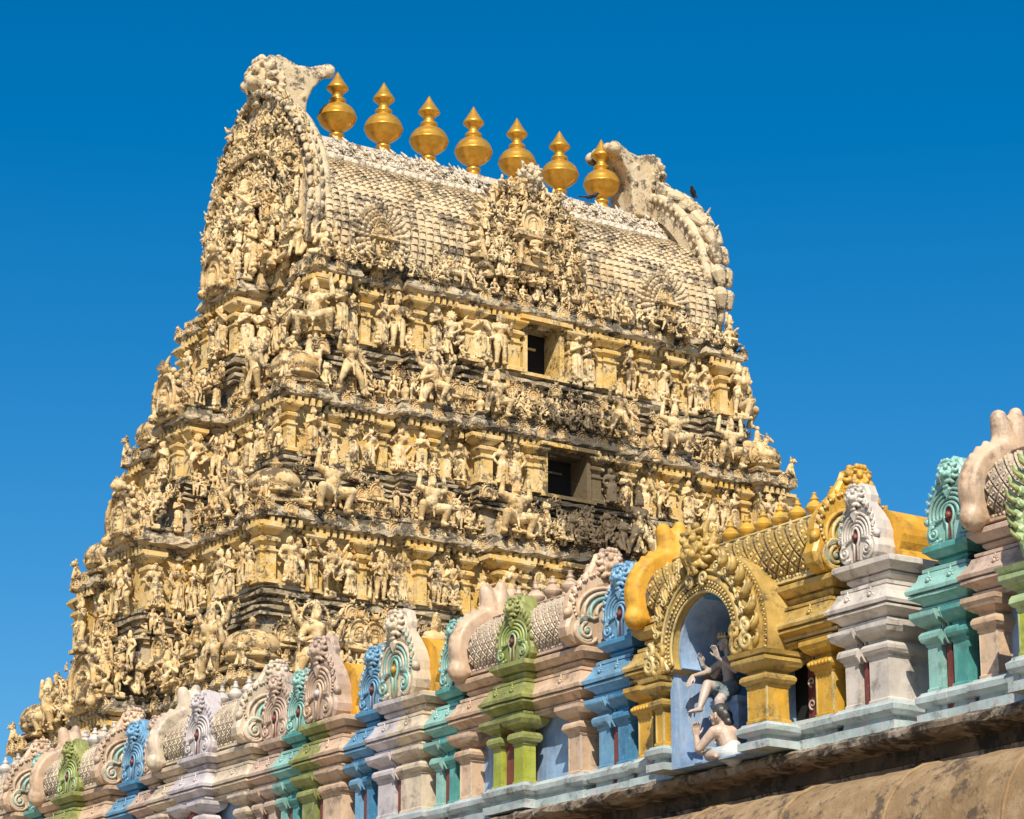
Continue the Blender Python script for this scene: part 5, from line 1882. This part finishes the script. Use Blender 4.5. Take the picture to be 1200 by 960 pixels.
# broad green crest carried on its own piers, like the golden arch
yg = y0 - 0.30
for x0, x1 in ((-0.36, -0.18), (0.62, 0.80)):
    plinth(r, x0 - 0.03, x1 + 0.03, yg - 0.02, y0 + 0.05, h=0.26)
    pillar(r, x0, x1, yg, yg + 0.24, P_LIME, P_GREENP, z0=0.27, edge=P_GREENP)
    m = MB()
    sect(m, x0, x1, yg, y0 + 0.1, [(0.0, 0.875), (0.05, 0.88), (0.10, 0.90), (0.12, 0.94), (0.02, 0.95)])
    m.build('capital_slab', [P_GREENP], r)
m = MB()
m.box(-0.18, 0.62, y0 - 0.02, y0 + 0.1, 0.25, 0.95)
m.build('panel', [P_NICHE], r)
m = MB()
m.box(-0.40, 0.84, yg + 0.02, y0 + 0.12, 0.90, 0.955, 0, 0.012)
m.build('arch_base', [P_GREENP], r)
crest(r, 1.10, (0.19, yg + 0.05, 0.94), [P_GREENP, P_OLIVE, P_LIME, P_GREENP], depth=0.5, leaf=True, wide=1.12)
r.location.z += 0.0
small_aedicule(15.84, P_TEALL, P_TEAL, label='teal aedicule standing clear against the sky between the white and the right-hand peach shrine', plaque_mats=[P_TEALL, P_TEALL, P_MAROON, P_TEALL], H=0.70)
panjara(16.74, 0.62, P_WHITE, [P_WHITE, P_WHITE, P_MAROON, P_WHITE], 0.66, 'off-white shrine with dark red slots immediately right of the golden shrine')

# golden shrine with the blue niche
r, y0 = sala(18.50, 1.36, P_KHAKI, P_KHAKI, P_GOLDL, P_GOLDL, P_KHAKI, P_GOLD, 9, 'golden barrel roofed shrine with a blue arched niche, shade painted on its back, holding statues', None, [P_GOLD, P_GOLDL, P_MAROON, P_TEALL], niche=SHADE_BLACK, fancy=True, earmat=P_YEL)
gold = r
yf = y0 - 0.34
# niche box: blue far and near jambs; back wall's deeper blue paints in its shade
nb = MB()
nb.box(-0.44, -0.38, yf + 0.02, y0 + 0.45, 0.0, 0.92)
nb.box(0.60, 0.66, yf + 0.05, y0 + 0.45, 0.0, 0.85)
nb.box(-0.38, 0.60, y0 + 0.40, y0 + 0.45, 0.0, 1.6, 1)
nb.box(-0.38, 0.60, yf + 0.02, y0 + 0.40, -0.002, 0.012)
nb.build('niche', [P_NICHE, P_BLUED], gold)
for s, x0, x1 in ((-1, -0.62, -0.52), (1, 0.64, 0.88)):
    plinth(gold, x0 - 0.02, x1 + 0.03, yf - 0.02, y0 + 0.05, h=0.25).scale.z = 0.86
    pillar(gold, x0, x1, yf, yf + 0.24, P_GOLD, P_KHAKI, z0=0.27, edge=P_GOLDL).scale.z = 0.86
    m = MB()
    sect(m, x0, x1, yf, y0 + 0.1, [(0.0, 0.875), (0.05, 0.88), (0.11, 0.90), (0.12, 0.94), (0.02, 0.95)])
    m.build('capital_slab', [P_KHAKI], gold).scale.z = 0.86
# arch
ar = MB()


def arch_pt(w, h, a, z0=0.98):
    return (0.075 + w * math.cos(a), z0 + 0.04 + h * math.sin(a))


def arch_ring(mb, wi, hi, wo, ho, y0_, y1_, mi, n=30, a0=-0.12, a1=1.12):
    vs = []
    for i in range(n + 1):
        a = PI * (a0 + (a1 - a0) * i / n)
        xi, zi = arch_pt(wi, hi, a)
        xo, zo = arch_pt(wo, ho, a)
        vs += [(xi, y0_, zi), (xo, y0_, zo), (xo, y1_, zo), (xi, y1_, zi)]
    fs = []
    for i in range(n):
        for k in range(4):
            k2 = (k + 1) % 4
            fs.append((i * 4 + k, (i + 1) * 4 + k, (i + 1) * 4 + k2, i * 4 + k2))
    fs.append((0, 1, 2, 3))
    fs.append(tuple(n * 4 + k for k in (3, 2, 1, 0)))
    mb.add(vs, fs, mi)


yq = yf - 0.02
arch_ring(ar, 0.435, 0.44, 0.60, 0.68, yq, y0 + 0.42, 0)
arch_ring(ar, 0.40, 0.41, 0.425, 0.435, yq + 0.07, y0 + 0.41, 2, a0=0.55)
arch_ring(ar, 0.40, 0.41, 0.425, 0.435, yq + 0.07, y0 + 0.41, 3, a1=0.55)  # right half of the liner: shade painted in as deeper blue
arch_ring(ar, 0.60, 0.68, 0.68, 0.78, yq + 0.16, y0 + 0.40, 0)
for w_, h_, rad, mi in ((0.43, 0.44, 0.013, 1), (0.465, 0.49, 0.020, 0), (0.51, 0.55, 0.030, 0), (0.565, 0.62, 0.015, 1)):
    pts = [(x, yq - 0.01, z) for x, z in (arch_pt(w_, h_, PI * (-0.10 + 1.2 * i / 40)) for i in range(41))]
    ar.tube(pts, rad, 7, mi)
for w_, h_, cnt, rad in ((0.445, 0.46, 48, 0.010), (0.487, 0.52, 44, 0.014), (0.67, 0.77, 64, 0.012)):
    for i in range(cnt):
        x, z = arch_pt(w_, h_, PI * (-0.10 + 1.2 * (i + 0.5) / cnt))
        ar.ball((x, yq - 0.03 if w_ < 0.6 else yq + 0.14, z), rad, 6, 1)
# flame leaves and medallions on the rim
for i in range(17):
    a = PI * (-0.06 + 1.12 * i / 16)
    if abs(a - PI / 2) < 0.22:
        continue
    x, z = arch_pt(0.62, 0.70, a)
    d = Vector((math.cos(a), math.sin(a) + 0.5)).normalized()
    sg = 1 if math.cos(a) > 0 else -1
    ax_ = Vector((-d.y * sg, d.x * sg))
    lp = [(x + d.x * t + ax_.x * c_, yq + 0.01, z + d.y * t + ax_.y * c_) for t, c_ in ((-0.02, 0), (0.04, -0.008), (0.085, 0.0), (0.12, 0.022), (0.13, 0.045), (0.115, 0.055))]
    ar.tube(lp, [0.035, 0.045, 0.036, 0.022, 0.014, 0.010], 8, 0)
    ar.tube([(p_[0], p_[1] - 0.035, p_[2]) for p_ in lp[:4]], [0.014, 0.013, 0.010, 0.006], 5, 1)
    ar.tube(scroll_pts(x - d.x * 0.02, z - d.y * 0.02, 0.04, 1.2, a, 1, yq - 0.05, 12), 0.009, 5, 1)
# makara scrolls at the feet
for s in (-1, 1):
    for q, (cx_, cz_, rr0) in enumerate(((0.56, 0.90, 0.10), (0.67, 0.92, 0.08), (0.52, 1.02, 0.06), (0.66, 1.05, 0.055))):
        ar.tube(scroll_pts(0.05 + s * cx_, cz_, rr0, 1.6, PI / 2, s, yq - 0.05, 22), [0.028 - 0.0008 * i for i in range(22)], 6, q % 2)
    for q in range(6):
        cap(ar, (s * (0.45 + 0.045 * q) + 0.07, yq - 0.03, 0.85), 0.028, (s * (0.47 + 0.05 * q) + 0.07, yq - 0.05, 0.92), 0.012, 6)
    ar.tube(scroll_pts(s * 0.10 + 0.075, 1.56, 0.06, 1.4, -PI / 2, -s, yq - 0.06, 18), 0.016, 6, 1)
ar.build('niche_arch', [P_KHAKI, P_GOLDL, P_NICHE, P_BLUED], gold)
link(mesh_from(concat([(MON, trs((0, 0, 0))), (LION, trs((0, -0.02, -0.05), 0, 1.0))]), 'lion_mask', [P_KHAKI]), 'lion_mask', gold, (0.075, yq - 0.02, 1.60), 0, 0.44)

small_aedicule(20.24, P_BLUE, P_BLUED, label='blue aedicule with lion crest just left of the golden shrine', w=0.58, H=0.72)
r, y0 = sala(21.72, 1.05, P_PEACH, P_PEACH, P_PEACH, P_PINK, P_CREAM, P_PEACH, 5, 'peach barrel roofed shrine with olive green centre and crest, pale blue niches', None, [P_PEACH, P_CREAM, P_MAROON, P_TEALL], earmat=P_PEACH)
centre_crest(r, y0, 0.54, [P_OLIVE, P_GREENP, P_MAROON, P_LIME], P_LIME, P_OLIVE, H=0.66, capm=P_OLIVE)
small_aedicule(23.03, P_TEALL, P_TEAL, w=0.48, label='teal aedicule between the cream horseshoe and the peach barrel shrine with olive centre', H=0.70)
panjara(23.82, 0.92, P_CREAM, [P_CREAM, P_TEALL, P_GOLD, P_CREAM], 0.92, 'cream horseshoe shrine, front painted with mint green rings', split=(P_LILAC, P_CREAM))
small_aedicule(24.58, P_BLUE, P_BLUED, label='blue aedicule squeezed between two tall horseshoe shrines', w=0.46, H=0.70)
panjara(25.36, 0.90, P_PEACH, [P_PINK, P_PEACH, P_LILAC, P_PINK], 0.92, 'dusty pink horseshoe shrine over an olive green cornice, pale lilac opening', split=(P_OLIVE, P_PEACH))
small_aedicule(26.10, P_TEALL, P_TEAL, label='smaller looking teal aedicule right beside the cream barrel shrine', w=0.5, H=0.70)
small_aedicule(26.62, P_PINK, P_PINK, label='greyish pink aedicule with lion crest covering the right gable of the cream barrel shrine', w=0.52, H=0.74)
r, y0 = sala(28.06, 1.12, P_CREAM, P_CREAM, P_PEACH, P_CREAM, P_CREAM, P_WHITE, 5, 'cream barrel roofed shrine with a white and lilac crest on its centre', None, [P_CREAM, P_CREAM, P_GOLD, P_TEALL], earmat=P_CREAM)
centre_crest(r, y0, 0.66, [P_LILAC, P_LILAC, P_MAROON, P_WHITE], P_LILAC, P_LILAC, H=0.74)
small_aedicule(29.48, P_PINK, P_PINK, label='grey pink aedicule left of the cream barrel shrine, next to a blue one', w=0.5, H=0.72)
small_aedicule(30.08, P_BLUE, P_BLUED, label='blue aedicule low at the left, in front of a peach horseshoe gable', w=0.54, set_=0.05, H=0.74)
r, y0 = sala(31.42, 0.98, P_PEACH, P_PEACH, P_PINK, P_CREAM, P_CREAM, P_WHITE, 5, 'peach shrine near the left edge with a yellow green centre crest', None, [P_PEACH, P_CREAM, P_MAROON, P_TEALL], earmat=P_PEACH)
centre_crest(r, y0, 0.6, [P_OLIVE, P_GREENP, P_MAROON, P_LIME], P_LIME, P_OLIVE, H=0.68)
small_aedicule(32.72, P_TEALL, P_TEAL, label='teal aedicule close to the left edge of the picture', w=0.52, set_=0.05, H=0.72)
r, y0 = sala(34.15, 1.1, P_PEACH, P_PEACH, P_PINK, P_CREAM, P_CREAM, P_WHITE, 4, 'peach barrel shrine cut off by the left edge, small white pots on its ridge', None, [P_PEACH, P_CREAM, P_MAROON, P_TEALL], earmat=P_PEACH)
centre_crest(r, y0, 0.62, [P_LILAC, P_WHITE, P_MAROON, P_WHITE], P_LILAC, P_LILAC, H=0.68)

# ------------------------------------------------------------------ hall wall below: ledge, dark recess, brown rolled eave
hall = empty('temple_hall', (XW, 22, 0), 0, label='low brown temple hall with a stained ledge and a rounded eave under the painted shrines', cat='hall')
lg = MB()
Y0, Y1 = -6.0, 44.0


def long_prof(mb, prof, seg=0.11, jit=0.006, mi=0, y0=Y0, y1=Y1, smooth=False):
    """prof = [(world x, world z)...] swept along the wall."""
    n = int((y1 - y0) / seg)
    vs = []
    for i in range(n + 1):
        y = y0 + (y1 - y0) * i / n
        for (x, z) in prof:
            vs.append((x - XW + rng.normal(0, jit), y - 22, z + rng.normal(0, jit)))
    m = len(prof)
    fs = []
    for i in range(n):
        for k in range(m - 1):
            fs.append((i * m + k, i * m + k + 1, (i + 1) * m + k + 1, (i + 1) * m + k))
    mb.add(vs, fs, mi, smooth)


long_prof(lg, [(16.6, 5.575), (15.2, 5.575), (14.86, 5.568)], jit=0.002)
lg.build('ledge_top', [LEDGET], hall)
lg = MB()
long_prof(lg, [(14.86, 5.566), (14.80, 5.555), (14.77, 5.53), (14.78, 5.49), (14.80, 5.47), (14.86, 5.455), (15.10, 5.44)], jit=0.007)
lg.build('ledge', [LEDGES], hall)
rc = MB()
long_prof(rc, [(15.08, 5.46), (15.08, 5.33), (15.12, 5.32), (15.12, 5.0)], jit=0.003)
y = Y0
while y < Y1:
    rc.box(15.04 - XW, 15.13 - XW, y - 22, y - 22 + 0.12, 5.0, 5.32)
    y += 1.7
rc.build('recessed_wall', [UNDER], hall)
ev = MB()
long_prof(ev, [(15.2, 4.93), (14.85, 5.02), (14.68, 5.085), (14.55, 5.115), (14.42, 5.12), (14.28, 5.09), (14.14, 5.02), (14.02, 4.91), (13.93, 4.77), (13.87, 4.60), (13.84, 4.42), (13.84, 4.30), (13.90, 4.28), (14.0, 4.34), (14.6, 4.5)], jit=0.004, smooth=True)
y = Y0 + 0.9
while y < Y1:
    pts = [(x - XW - 0.004, y - 22 + 0.10 * (14.55 - x), z + 0.004) for x, z in [(14.85, 5.02), (14.68, 5.085), (14.55, 5.115), (14.42, 5.12), (14.28, 5.09), (14.14, 5.02), (14.02, 4.91), (13.93, 4.77), (13.87, 4.60), (13.84, 4.42)]]
    ev.tube(pts, 0.018, 6)
    y += 1.28
ev.build('eave', [STONE], hall)
lw = MB()
lw.box(14.6 - XW, 22 - XW, Y0 - 22, Y1 - 22, 0, 4.9)
lw.build('hall_wall', [STONE], hall)
rt = MB()
rt.box(15.1 - XW, 22 - XW, Y0 - 22, Y1 - 22, 4.905, 5.45)
rt.build('hall_roof', [LEDGES], hall)

# ground
g = MB()
g.add([(-3000, -3000, 0), (3000, -3000, 0), (3000, 3000, 0), (-3000, 3000, 0)], [(0, 1, 2, 3)])
go = g.build('ground', [EARTH], None)
go['kind'] = 'structure'

# ------------------------------------------------------------------ painted statues in the niche


def hand(mb, wr, d, nrm, s, curl=0.35, side=1):
    """palm, four unequal bent fingers and a thumb leaving the side of the palm."""
    d = Vector(d).normalized(); nrm = Vector(nrm).normalized()
    sd = d.cross(nrm).normalized() * side
    wr = Vector(wr)
    for q in (-1, -0.33, 0.33, 1):
        cap(mb, wr + sd * q * 0.012 * s, 0.012 * s, wr + d * 0.055 * s + sd * q * 0.021 * s, 0.0115 * s, 8)
    for q, ln in ((-1, 0.036), (-0.33, 0.045), (0.33, 0.048), (1, 0.042)):
        b = wr + d * 0.062 * s + sd * q * 0.023 * s
        m1 = b + (d * math.cos(curl * 0.6) + nrm * math.sin(curl * 0.6) + sd * q * 0.14) * ln * 0.55 * s
        m2 = m1 + (d * math.cos(curl * 1.8) + nrm * math.sin(curl * 1.8) + sd * q * 0.10) * ln * 0.5 * s
        cap(mb, b, 0.0085 * s, m1, 0.0078 * s, 8)
        cap(mb, m1, 0.0078 * s, m2, 0.006 * s, 8)
    t0 = wr + d * 0.02 * s + sd * 0.022 * s
    t1 = t0 + (d * 0.6 + sd * 0.7 + nrm * 0.25) * 0.032 * s
    t2 = t1 + (d * 0.9 + sd * 0.25 + nrm * 0.4) * 0.024 * s
    cap(mb, t0, 0.011 * s, t1, 0.009 * s, 8)
    cap(mb, t1, 0.009 * s, t2, 0.0065 * s, 8)


def head_shape(mb, c, f, s=1.0):
    """skull, jaw, nose, lips, brow, ears; f = facing direction (horizontal)."""
    c = Vector(c); f = Vector(f).normalized(); r = Vector((-f.y, f.x, 0)); u = Vector((0, 0, 1))
    mb.ball(c + u * 0.012 * s, 0.062 * s, 14, sx=0.95, sy=0.95, sz=1.12)
    cap(mb, c + f * 0.022 * s - u * 0.015 * s, 0.046 * s, c + f * 0.034 * s - u * 0.045 * s, 0.027 * s, 12)
    cap(mb, c + f * 0.058 * s + u * 0.012 * s, 0.007 * s, c + f * 0.073 * s - u * 0.014 * s, 0.011 * s, 8)
    for q in (-1, 1):
        cap(mb, c + f * 0.052 * s + r * q * 0.012 * s + u * 0.024 * s, 0.008 * s, c + f * 0.044 * s + r * q * 0.034 * s + u * 0.022 * s, 0.007 * s, 8)
        cap(mb, c + r * q * 0.058 * s + u * 0.012 * s, 0.011 * s, c + r * q * 0.060 * s - u * 0.020 * s, 0.009 * s, 8)
        mb.ball(c + f * 0.038 * s + r * q * 0.028 * s - u * 0.012 * s, 0.020 * s, 8)
    cap(mb, c + f * 0.062 * s - r * 0.012 * s - u * 0.030 * s, 0.0065 * s, c + f * 0.062 * s + r * 0.012 * s - u * 0.030 * s, 0.0065 * s, 8)


def eyes(mb, c, f, s=1.0, white=0, dark=1):
    c = Vector(c); f = Vector(f).normalized(); r = Vector((-f.y, f.x, 0)); u = Vector((0, 0, 1))
    for q in (-1, 1):
        p = c + f * 0.0545 * s + r * q * 0.023 * s + u * 0.008 * s
        mb.ball(p, 0.0095 * s, 8, white, sz=0.75)
        mb.ball(p + f * 0.0055 * s, 0.0052 * s, 8, dark)
        cap(mb, p + f * 0.002 * s + u * 0.014 * s - r * q * 0.012 * s, 0.0028 * s, p + u * 0.015 * s + r * q * 0.012 * s, 0.0022 * s, 6)


def paint_last(mb, n0, mi):
    for i in range(n0, len(mb.mi)):
        mb.mi[i] = mi


nich = Vector((XW, gold.location.y, ZL))


def to_niche(o, x, y, z, rz=0.0):
    # local niche frame -> world
    o.location = (nich.x + y, nich.y - x, nich.z + z)
    o.rotation_euler = (0, 0, RW + rz)
    return o


# seated woman, one leg stretched out and down, arms forward
HP = Vector((0, 0, 0.0))
CH = Vector((0.01, -0.01, 0.22))
HC = Vector((0.0, -0.03, 0.40))
HF = Vector((-0.45, -1, 0)).normalized()
mb = MB()
cap(mb, HP + Vector((-0.045, 0, 0)), 0.068, HP + Vector((0.045, 0, 0)), 0.068, 14)
cap(mb, HP, 0.068, HP.lerp(CH, 0.5), 0.050, 14)
cap(mb, HP.lerp(CH, 0.5), 0.050, CH, 0.070, 14)
cap(mb, CH + Vector((-0.055, 0, 0.02)), 0.056, CH + Vector((0.055, 0, 0.02)), 0.056, 14)
for q in (-1, 1):
    mb.ball(CH + Vector((q * 0.042, -0.05, 0.005)), 0.038, 12)
cap(mb, CH + Vector((0, 0, 0.06)), 0.032, HC, 0.028, 12)
head_shape(mb, HC, HF, 0.95)
# legs
K1 = Vector((-0.03, -0.215, 0.02)); A1 = Vector((0.0, -0.33, -0.20))
cap(mb, HP + Vector((-0.05, -0.02, -0.01)), 0.066, K1, 0.045, 14)
cap(mb, K1, 0.045, K1.lerp(A1, 0.4), 0.042, 14)
cap(mb, K1.lerp(A1, 0.4), 0.042, A1, 0.023, 14)
cap(mb, A1 + Vector((0, 0.01, -0.012)), 0.024, A1 + Vector((-0.015, -0.085, -0.035)), 0.016, 10)
for q in range(5):
    cap(mb, A1 + Vector((-0.030 + 0.010 * q, -0.085, -0.036)), 0.0085, A1 + Vector((-0.033 + 0.011 * q, -0.112 + 0.003 * abs(q - 1), -0.043)), 0.0065, 6)
K2 = Vector((0.07, -0.17, -0.13)); A2 = Vector((0.06, -0.14, -0.36))
cap(mb, HP + Vector((0.05, -0.02, -0.01)), 0.066, K2, 0.045, 14)
cap(mb, K2, 0.045, K2.lerp(A2, 0.4), 0.042, 14)
cap(mb, K2.lerp(A2, 0.4), 0.042, A2, 0.023, 14)
cap(mb, A2 + Vector((0, 0.01, -0.01)), 0.024, A2 + Vector((0.0, -0.09, -0.02)), 0.016, 10)
for q in range(5):
    cap(mb, A2 + Vector((-0.020 + 0.010 * q, -0.09, -0.022)), 0.0085, A2 + Vector((-0.022 + 0.011 * q, -0.115 + 0.003 * q, -0.024)), 0.0065, 6)
# arms
for q, el, wr, nrm, dd, side in ((-1, (-0.16, -0.11, 0.16), (-0.13, -0.30, 0.10), (0, 0, -1), (0.1, -0.6, -0.9), 1),
                                 (1, (0.17, -0.06, 0.13), (0.10, -0.20, 0.24), (0, -1, 0), (-0.2, -0.25, 1), -1),
                                 (-1, (-0.17, -0.02, 0.14), (-0.17, -0.15, 0.22), (0, -1, 0), (-0.1, -0.2, 1), 1)):
    sh = CH + Vector((q * 0.095, 0, 0.035))
    cap(mb, CH + Vector((q * 0.06, 0, 0.035)), 0.044, sh, 0.038, 12)
    cap(mb, sh, 0.036, el, 0.028, 12)
    cap(mb, el, 0.028, wr, 0.017, 12)
    hand(mb, wr, dd, nrm, 1.0, 0.3, side)
woman = link(mesh_from(remesh(mb, 0.0052, 1), 'person', [P_DUSK]), 'person', None,
             label='seated woman statue with crown band, one leg stretched out of the blue niche', cat='statue')
to_niche(woman, -0.10, 0.06, 0.69)
h = MB()
h.ball(HC + Vector((0.005, 0.022, 0.028)) - HF * 0.008, 0.066, 14, sx=1.0, sy=1.0, sz=1.05)
h.ball(HC + Vector((0.02, 0.05, 0.085)), 0.045, 12)
for q in range(9):
    a = q / 8 * PI
    cap(h, HC + Vector((0.06 * math.cos(a), 0.03 + 0.03 * math.sin(a), 0.0)), 0.022, HC + Vector((0.085 * math.cos(a), 0.05 + 0.03 * math.sin(a), -0.15)), 0.012, 8)
link(mesh_from(remesh(h, 0.007, 1), 'hair', [P_BLACK]), 'hair', woman)
c = MB()
rdir = Vector((-HF.y, HF.x, 0))
c.tube([HC + Vector((0, 0, 0.048)) + (HF * math.cos(a) + rdir * math.sin(a)) * 0.062 for a in np.linspace(-PI * 0.75, PI * 0.75, 20)], 0.010, 8)
for a in np.linspace(-1.2, 1.2, 7):
    p = HC + Vector((0, 0, 0.055)) + (HF * math.cos(a) + rdir * math.sin(a)) * 0.064
    cap(c, p, 0.010, p + Vector((0, 0, 0.022 + 0.01 * math.cos(a))), 0.005, 6)
c.build('crown_band', [P_GOLDL], woman)
c = MB()
for p, r in ((Vector((-0.15, -0.15, 0.148)), 0.026), (Vector((-0.135, -0.27, 0.11)), 0.021), (A1.lerp(K1, 0.12), 0.028), (A2.lerp(K2, 0.12), 0.028)):
    c.ball(p, r, 12, sz=0.5)
for i in range(13):
    a = PI * i / 12
    c.ball(CH + Vector((0.05 * math.cos(a), -0.062 + 0.01 * math.cos(2 * a), 0.06 - 0.05 * math.sin(a))), 0.009, 6)
c.build('jewellery', [P_GOLDL], woman)
c = MB()
for q, kn in ((-1, K1), (1, K2)):
    a = HP + Vector((q * 0.05, -0.02, -0.012))
    cap(c, a, 0.074, a.lerp(kn, 0.62), 0.058, 14)
    for t in (0.25, 0.45, 0.6):
        cap(c, a.lerp(kn, t) + Vector((-0.05, 0, 0.0)), 0.020, a.lerp(kn, t) + Vector((0.05, 0, 0.0)), 0.020, 8)
cap(c, HP + Vector((-0.05, 0, 0.01)), 0.075, HP + Vector((0.05, 0, 0.01)), 0.075, 14)
link(mesh_from(remesh(c, 0.007, 1), 'loincloth', [P_CLOTHG]), 'loincloth', woman)
e = MB()
eyes(e, HC, HF, 0.95)
e.build('painted_eyes', [P_WHITE, P_BLACK], woman)
m = MB()
cap(m, HC + HF * 0.062 - rdir * 0.010 - Vector((0, 0, 0.029)), 0.0055, HC + HF * 0.062 + rdir * 0.010 - Vector((0, 0, 0.029)), 0.0055, 6)
m.build('lips', [P_MAROON], woman)
# seat under her
st = MB()
sect(st, -0.16, 0.16, 0.02, 0.38, [(0.02, 0.02), (0.02, 0.06), (-0.01, 0.08), (-0.01, 0.56), (0.02, 0.58), (0.02, 0.635), (-0.02, 0.64)])
sct = st.build('seat_block', [P_NICHE], gold)
sct.location = (-0.10, 0, 0)
sct.scale.z = 0.96

# crouching man in front of her feet, moustached, looking left, one hand raised
mb = MB()
MF = Vector((-1, -0.45, 0)).normalized()
MC = Vector((0, 0, 0.20)); MHC = Vector((-0.045, -0.02, 0.345))
cap(mb, (0.06, 0.02, 0.05), 0.075, (0.03, 0.01, 0.12), 0.065, 14)
cap(mb, (0.03, 0.01, 0.12), 0.068, MC, 0.075, 14)
cap(mb, MC + Vector((-0.02, -0.05, 0.02)), 0.058, MC + Vector((0.03, 0.06, 0.02)), 0.058, 14)
cap(mb, MC + Vector((-0.01, 0, 0.05)), 0.036, MHC, 0.032, 12)
head_shape(mb, MHC, MF, 1.05)
for sh, el, wr, nrm, dd, side in (((-0.035, -0.085, 0.225), (-0.12, -0.16, 0.10), (-0.185, -0.13, 0.20), (1, 0, 0), (0.05, -0.1, 1), 1),
                                  ((0.03, 0.085, 0.225), (-0.05, 0.06, 0.10), (-0.16, -0.03, 0.085), (0, 0, 1), (-1, -0.2, 0.05), -1)):
    cap(mb, sh, 0.040, el, 0.031, 12)
    cap(mb, el, 0.031, wr, 0.020, 12)
    hand(mb, wr, dd, nrm, 1.05, 0.4, side)
for q, kn, an in ((-1, (-0.12, -0.06, 0.06), (0.02, -0.12, 0.03)), (1, (-0.10, 0.10, 0.07), (0.05, 0.13, 0.03))):
    cap(mb, (0.05, 0.02 + q * 0.04, 0.05), 0.062, kn, 0.045, 12)
    cap(mb, kn, 0.044, an, 0.028, 12)
    cap(mb, an, 0.026, Vector(an) + Vector((0.05, -0.03, -0.012)), 0.018, 10)
man = link(mesh_from(remesh(mb, 0.0052, 1), 'person', [P_SKIN]), 'person', None,
           label='crouching bare-chested man statue with black moustache at the foot of the blue niche', cat='statue')
to_niche(man, 0.16, -0.20, -0.005).scale = (1.15, 1.15, 1.15)
h = MB()
h.ball(MHC + Vector((0.012, 0.008, 0.028)), 0.071, 14)
h.ball(MHC + Vector((0.055, 0.02, 0.0)), 0.05, 12)
h.ball(MHC + Vector((0.07, 0.03, -0.05)), 0.04, 12)
link(mesh_from(remesh(h, 0.007, 1), 'hair', [P_BLACK]), 'hair', man)
e = MB()
eyes(e, MHC, MF, 1.05)
e.build('painted_eyes', [P_WHITE, P_BLACK], man)
m = MB()
mr = Vector((-MF.y, MF.x, 0))
for q in (-1, 1):
    m.tube([MHC + MF * 0.070 + mr * q * 0.002 - Vector((0, 0, 0.024)), MHC + MF * 0.066 + mr * q * 0.02 - Vector((0, 0, 0.028)), MHC + MF * 0.055 + mr * q * 0.036 - Vector((0, 0, 0.016))], [0.005, 0.005, 0.002], 6)
m.build('moustache', [P_BLACK], man)
c = MB()
cap(c, (0.06, 0.02, 0.04), 0.085, (0.05, 0.02, 0.09), 0.078, 14)
cap(c, (0.05, -0.03, 0.05), 0.068, (-0.05, -0.05, 0.06), 0.055, 12)
cap(c, (0.05, 0.06, 0.05), 0.068, (-0.04, 0.09, 0.065), 0.055, 12)
link(mesh_from(remesh(c, 0.008, 1), 'loincloth', [P_CLOTH]), 'loincloth', man)
c = MB()
c.tube([MC + Vector((0.03, 0.07, 0.07)), MC + Vector((-0.06, 0.03, 0.03)), MC + Vector((-0.075, -0.03, -0.02)), MC + Vector((-0.02, -0.085, -0.07))], 0.007, 6)
c.ball((-0.105, -0.148, 0.12), 0.030, 10, sz=0.5)
c.build('jewellery', [P_GOLD], man)

# ------------------------------------------------------------------ crows on the tower roof
CROW = base_mat('crow_feathers', 0.5)[0]
CROW.node_tree.nodes['Principled BSDF'].inputs['Base Color'].default_value = (0.012, 0.012, 0.015, 1)


def crow(x, y, z, rz, label, s=1.0):
    mb = MB()
    cap(mb, (0, 0.08, 0.11), 0.055, (0, -0.09, 0.16), 0.062, 12)
    mb.ball((0, -0.15, 0.22), 0.046, 12)
    cap(mb, (0, -0.11, 0.17), 0.045, (0, -0.15, 0.21), 0.038, 12)
    cap(mb, (0, -0.18, 0.22), 0.018, (0, -0.27, 0.205), 0.004, 8)
    for q in (-1, 1):
        cap(mb, (q * 0.045, -0.04, 0.16), 0.035, (q * 0.03, 0.20, 0.12), 0.012, 10)
        cap(mb, (q * 0.02, -0.02, 0.08), 0.010, (q * 0.022, -0.01, 0.0), 0.007, 6)
        cap(mb, (q * 0.022, -0.01, 0.006), 0.007, (q * 0.024, -0.06, 0.004), 0.005, 6)
    for q in (-1, 0, 1):
        cap(mb, (q * 0.01, 0.10, 0.12), 0.026, (q * 0.035, 0.31, 0.13), 0.014, 8)
    o = link(mesh_from(remesh(mb, 0.009), 'crow', [CROW]), 'crow', None, (x, y, z), rz, s, label=label, cat='bird')
    return o


crow(CR1[0], CR1[1], CR1[2], R(-50), 'black crow perched on the far right end of the barrel roof', 1.25)
crow(CR2[0], CR2[1], CR2[2], R(60), 'small black crow on the ridge behind the sixth and seventh gilded finials', 1.1)
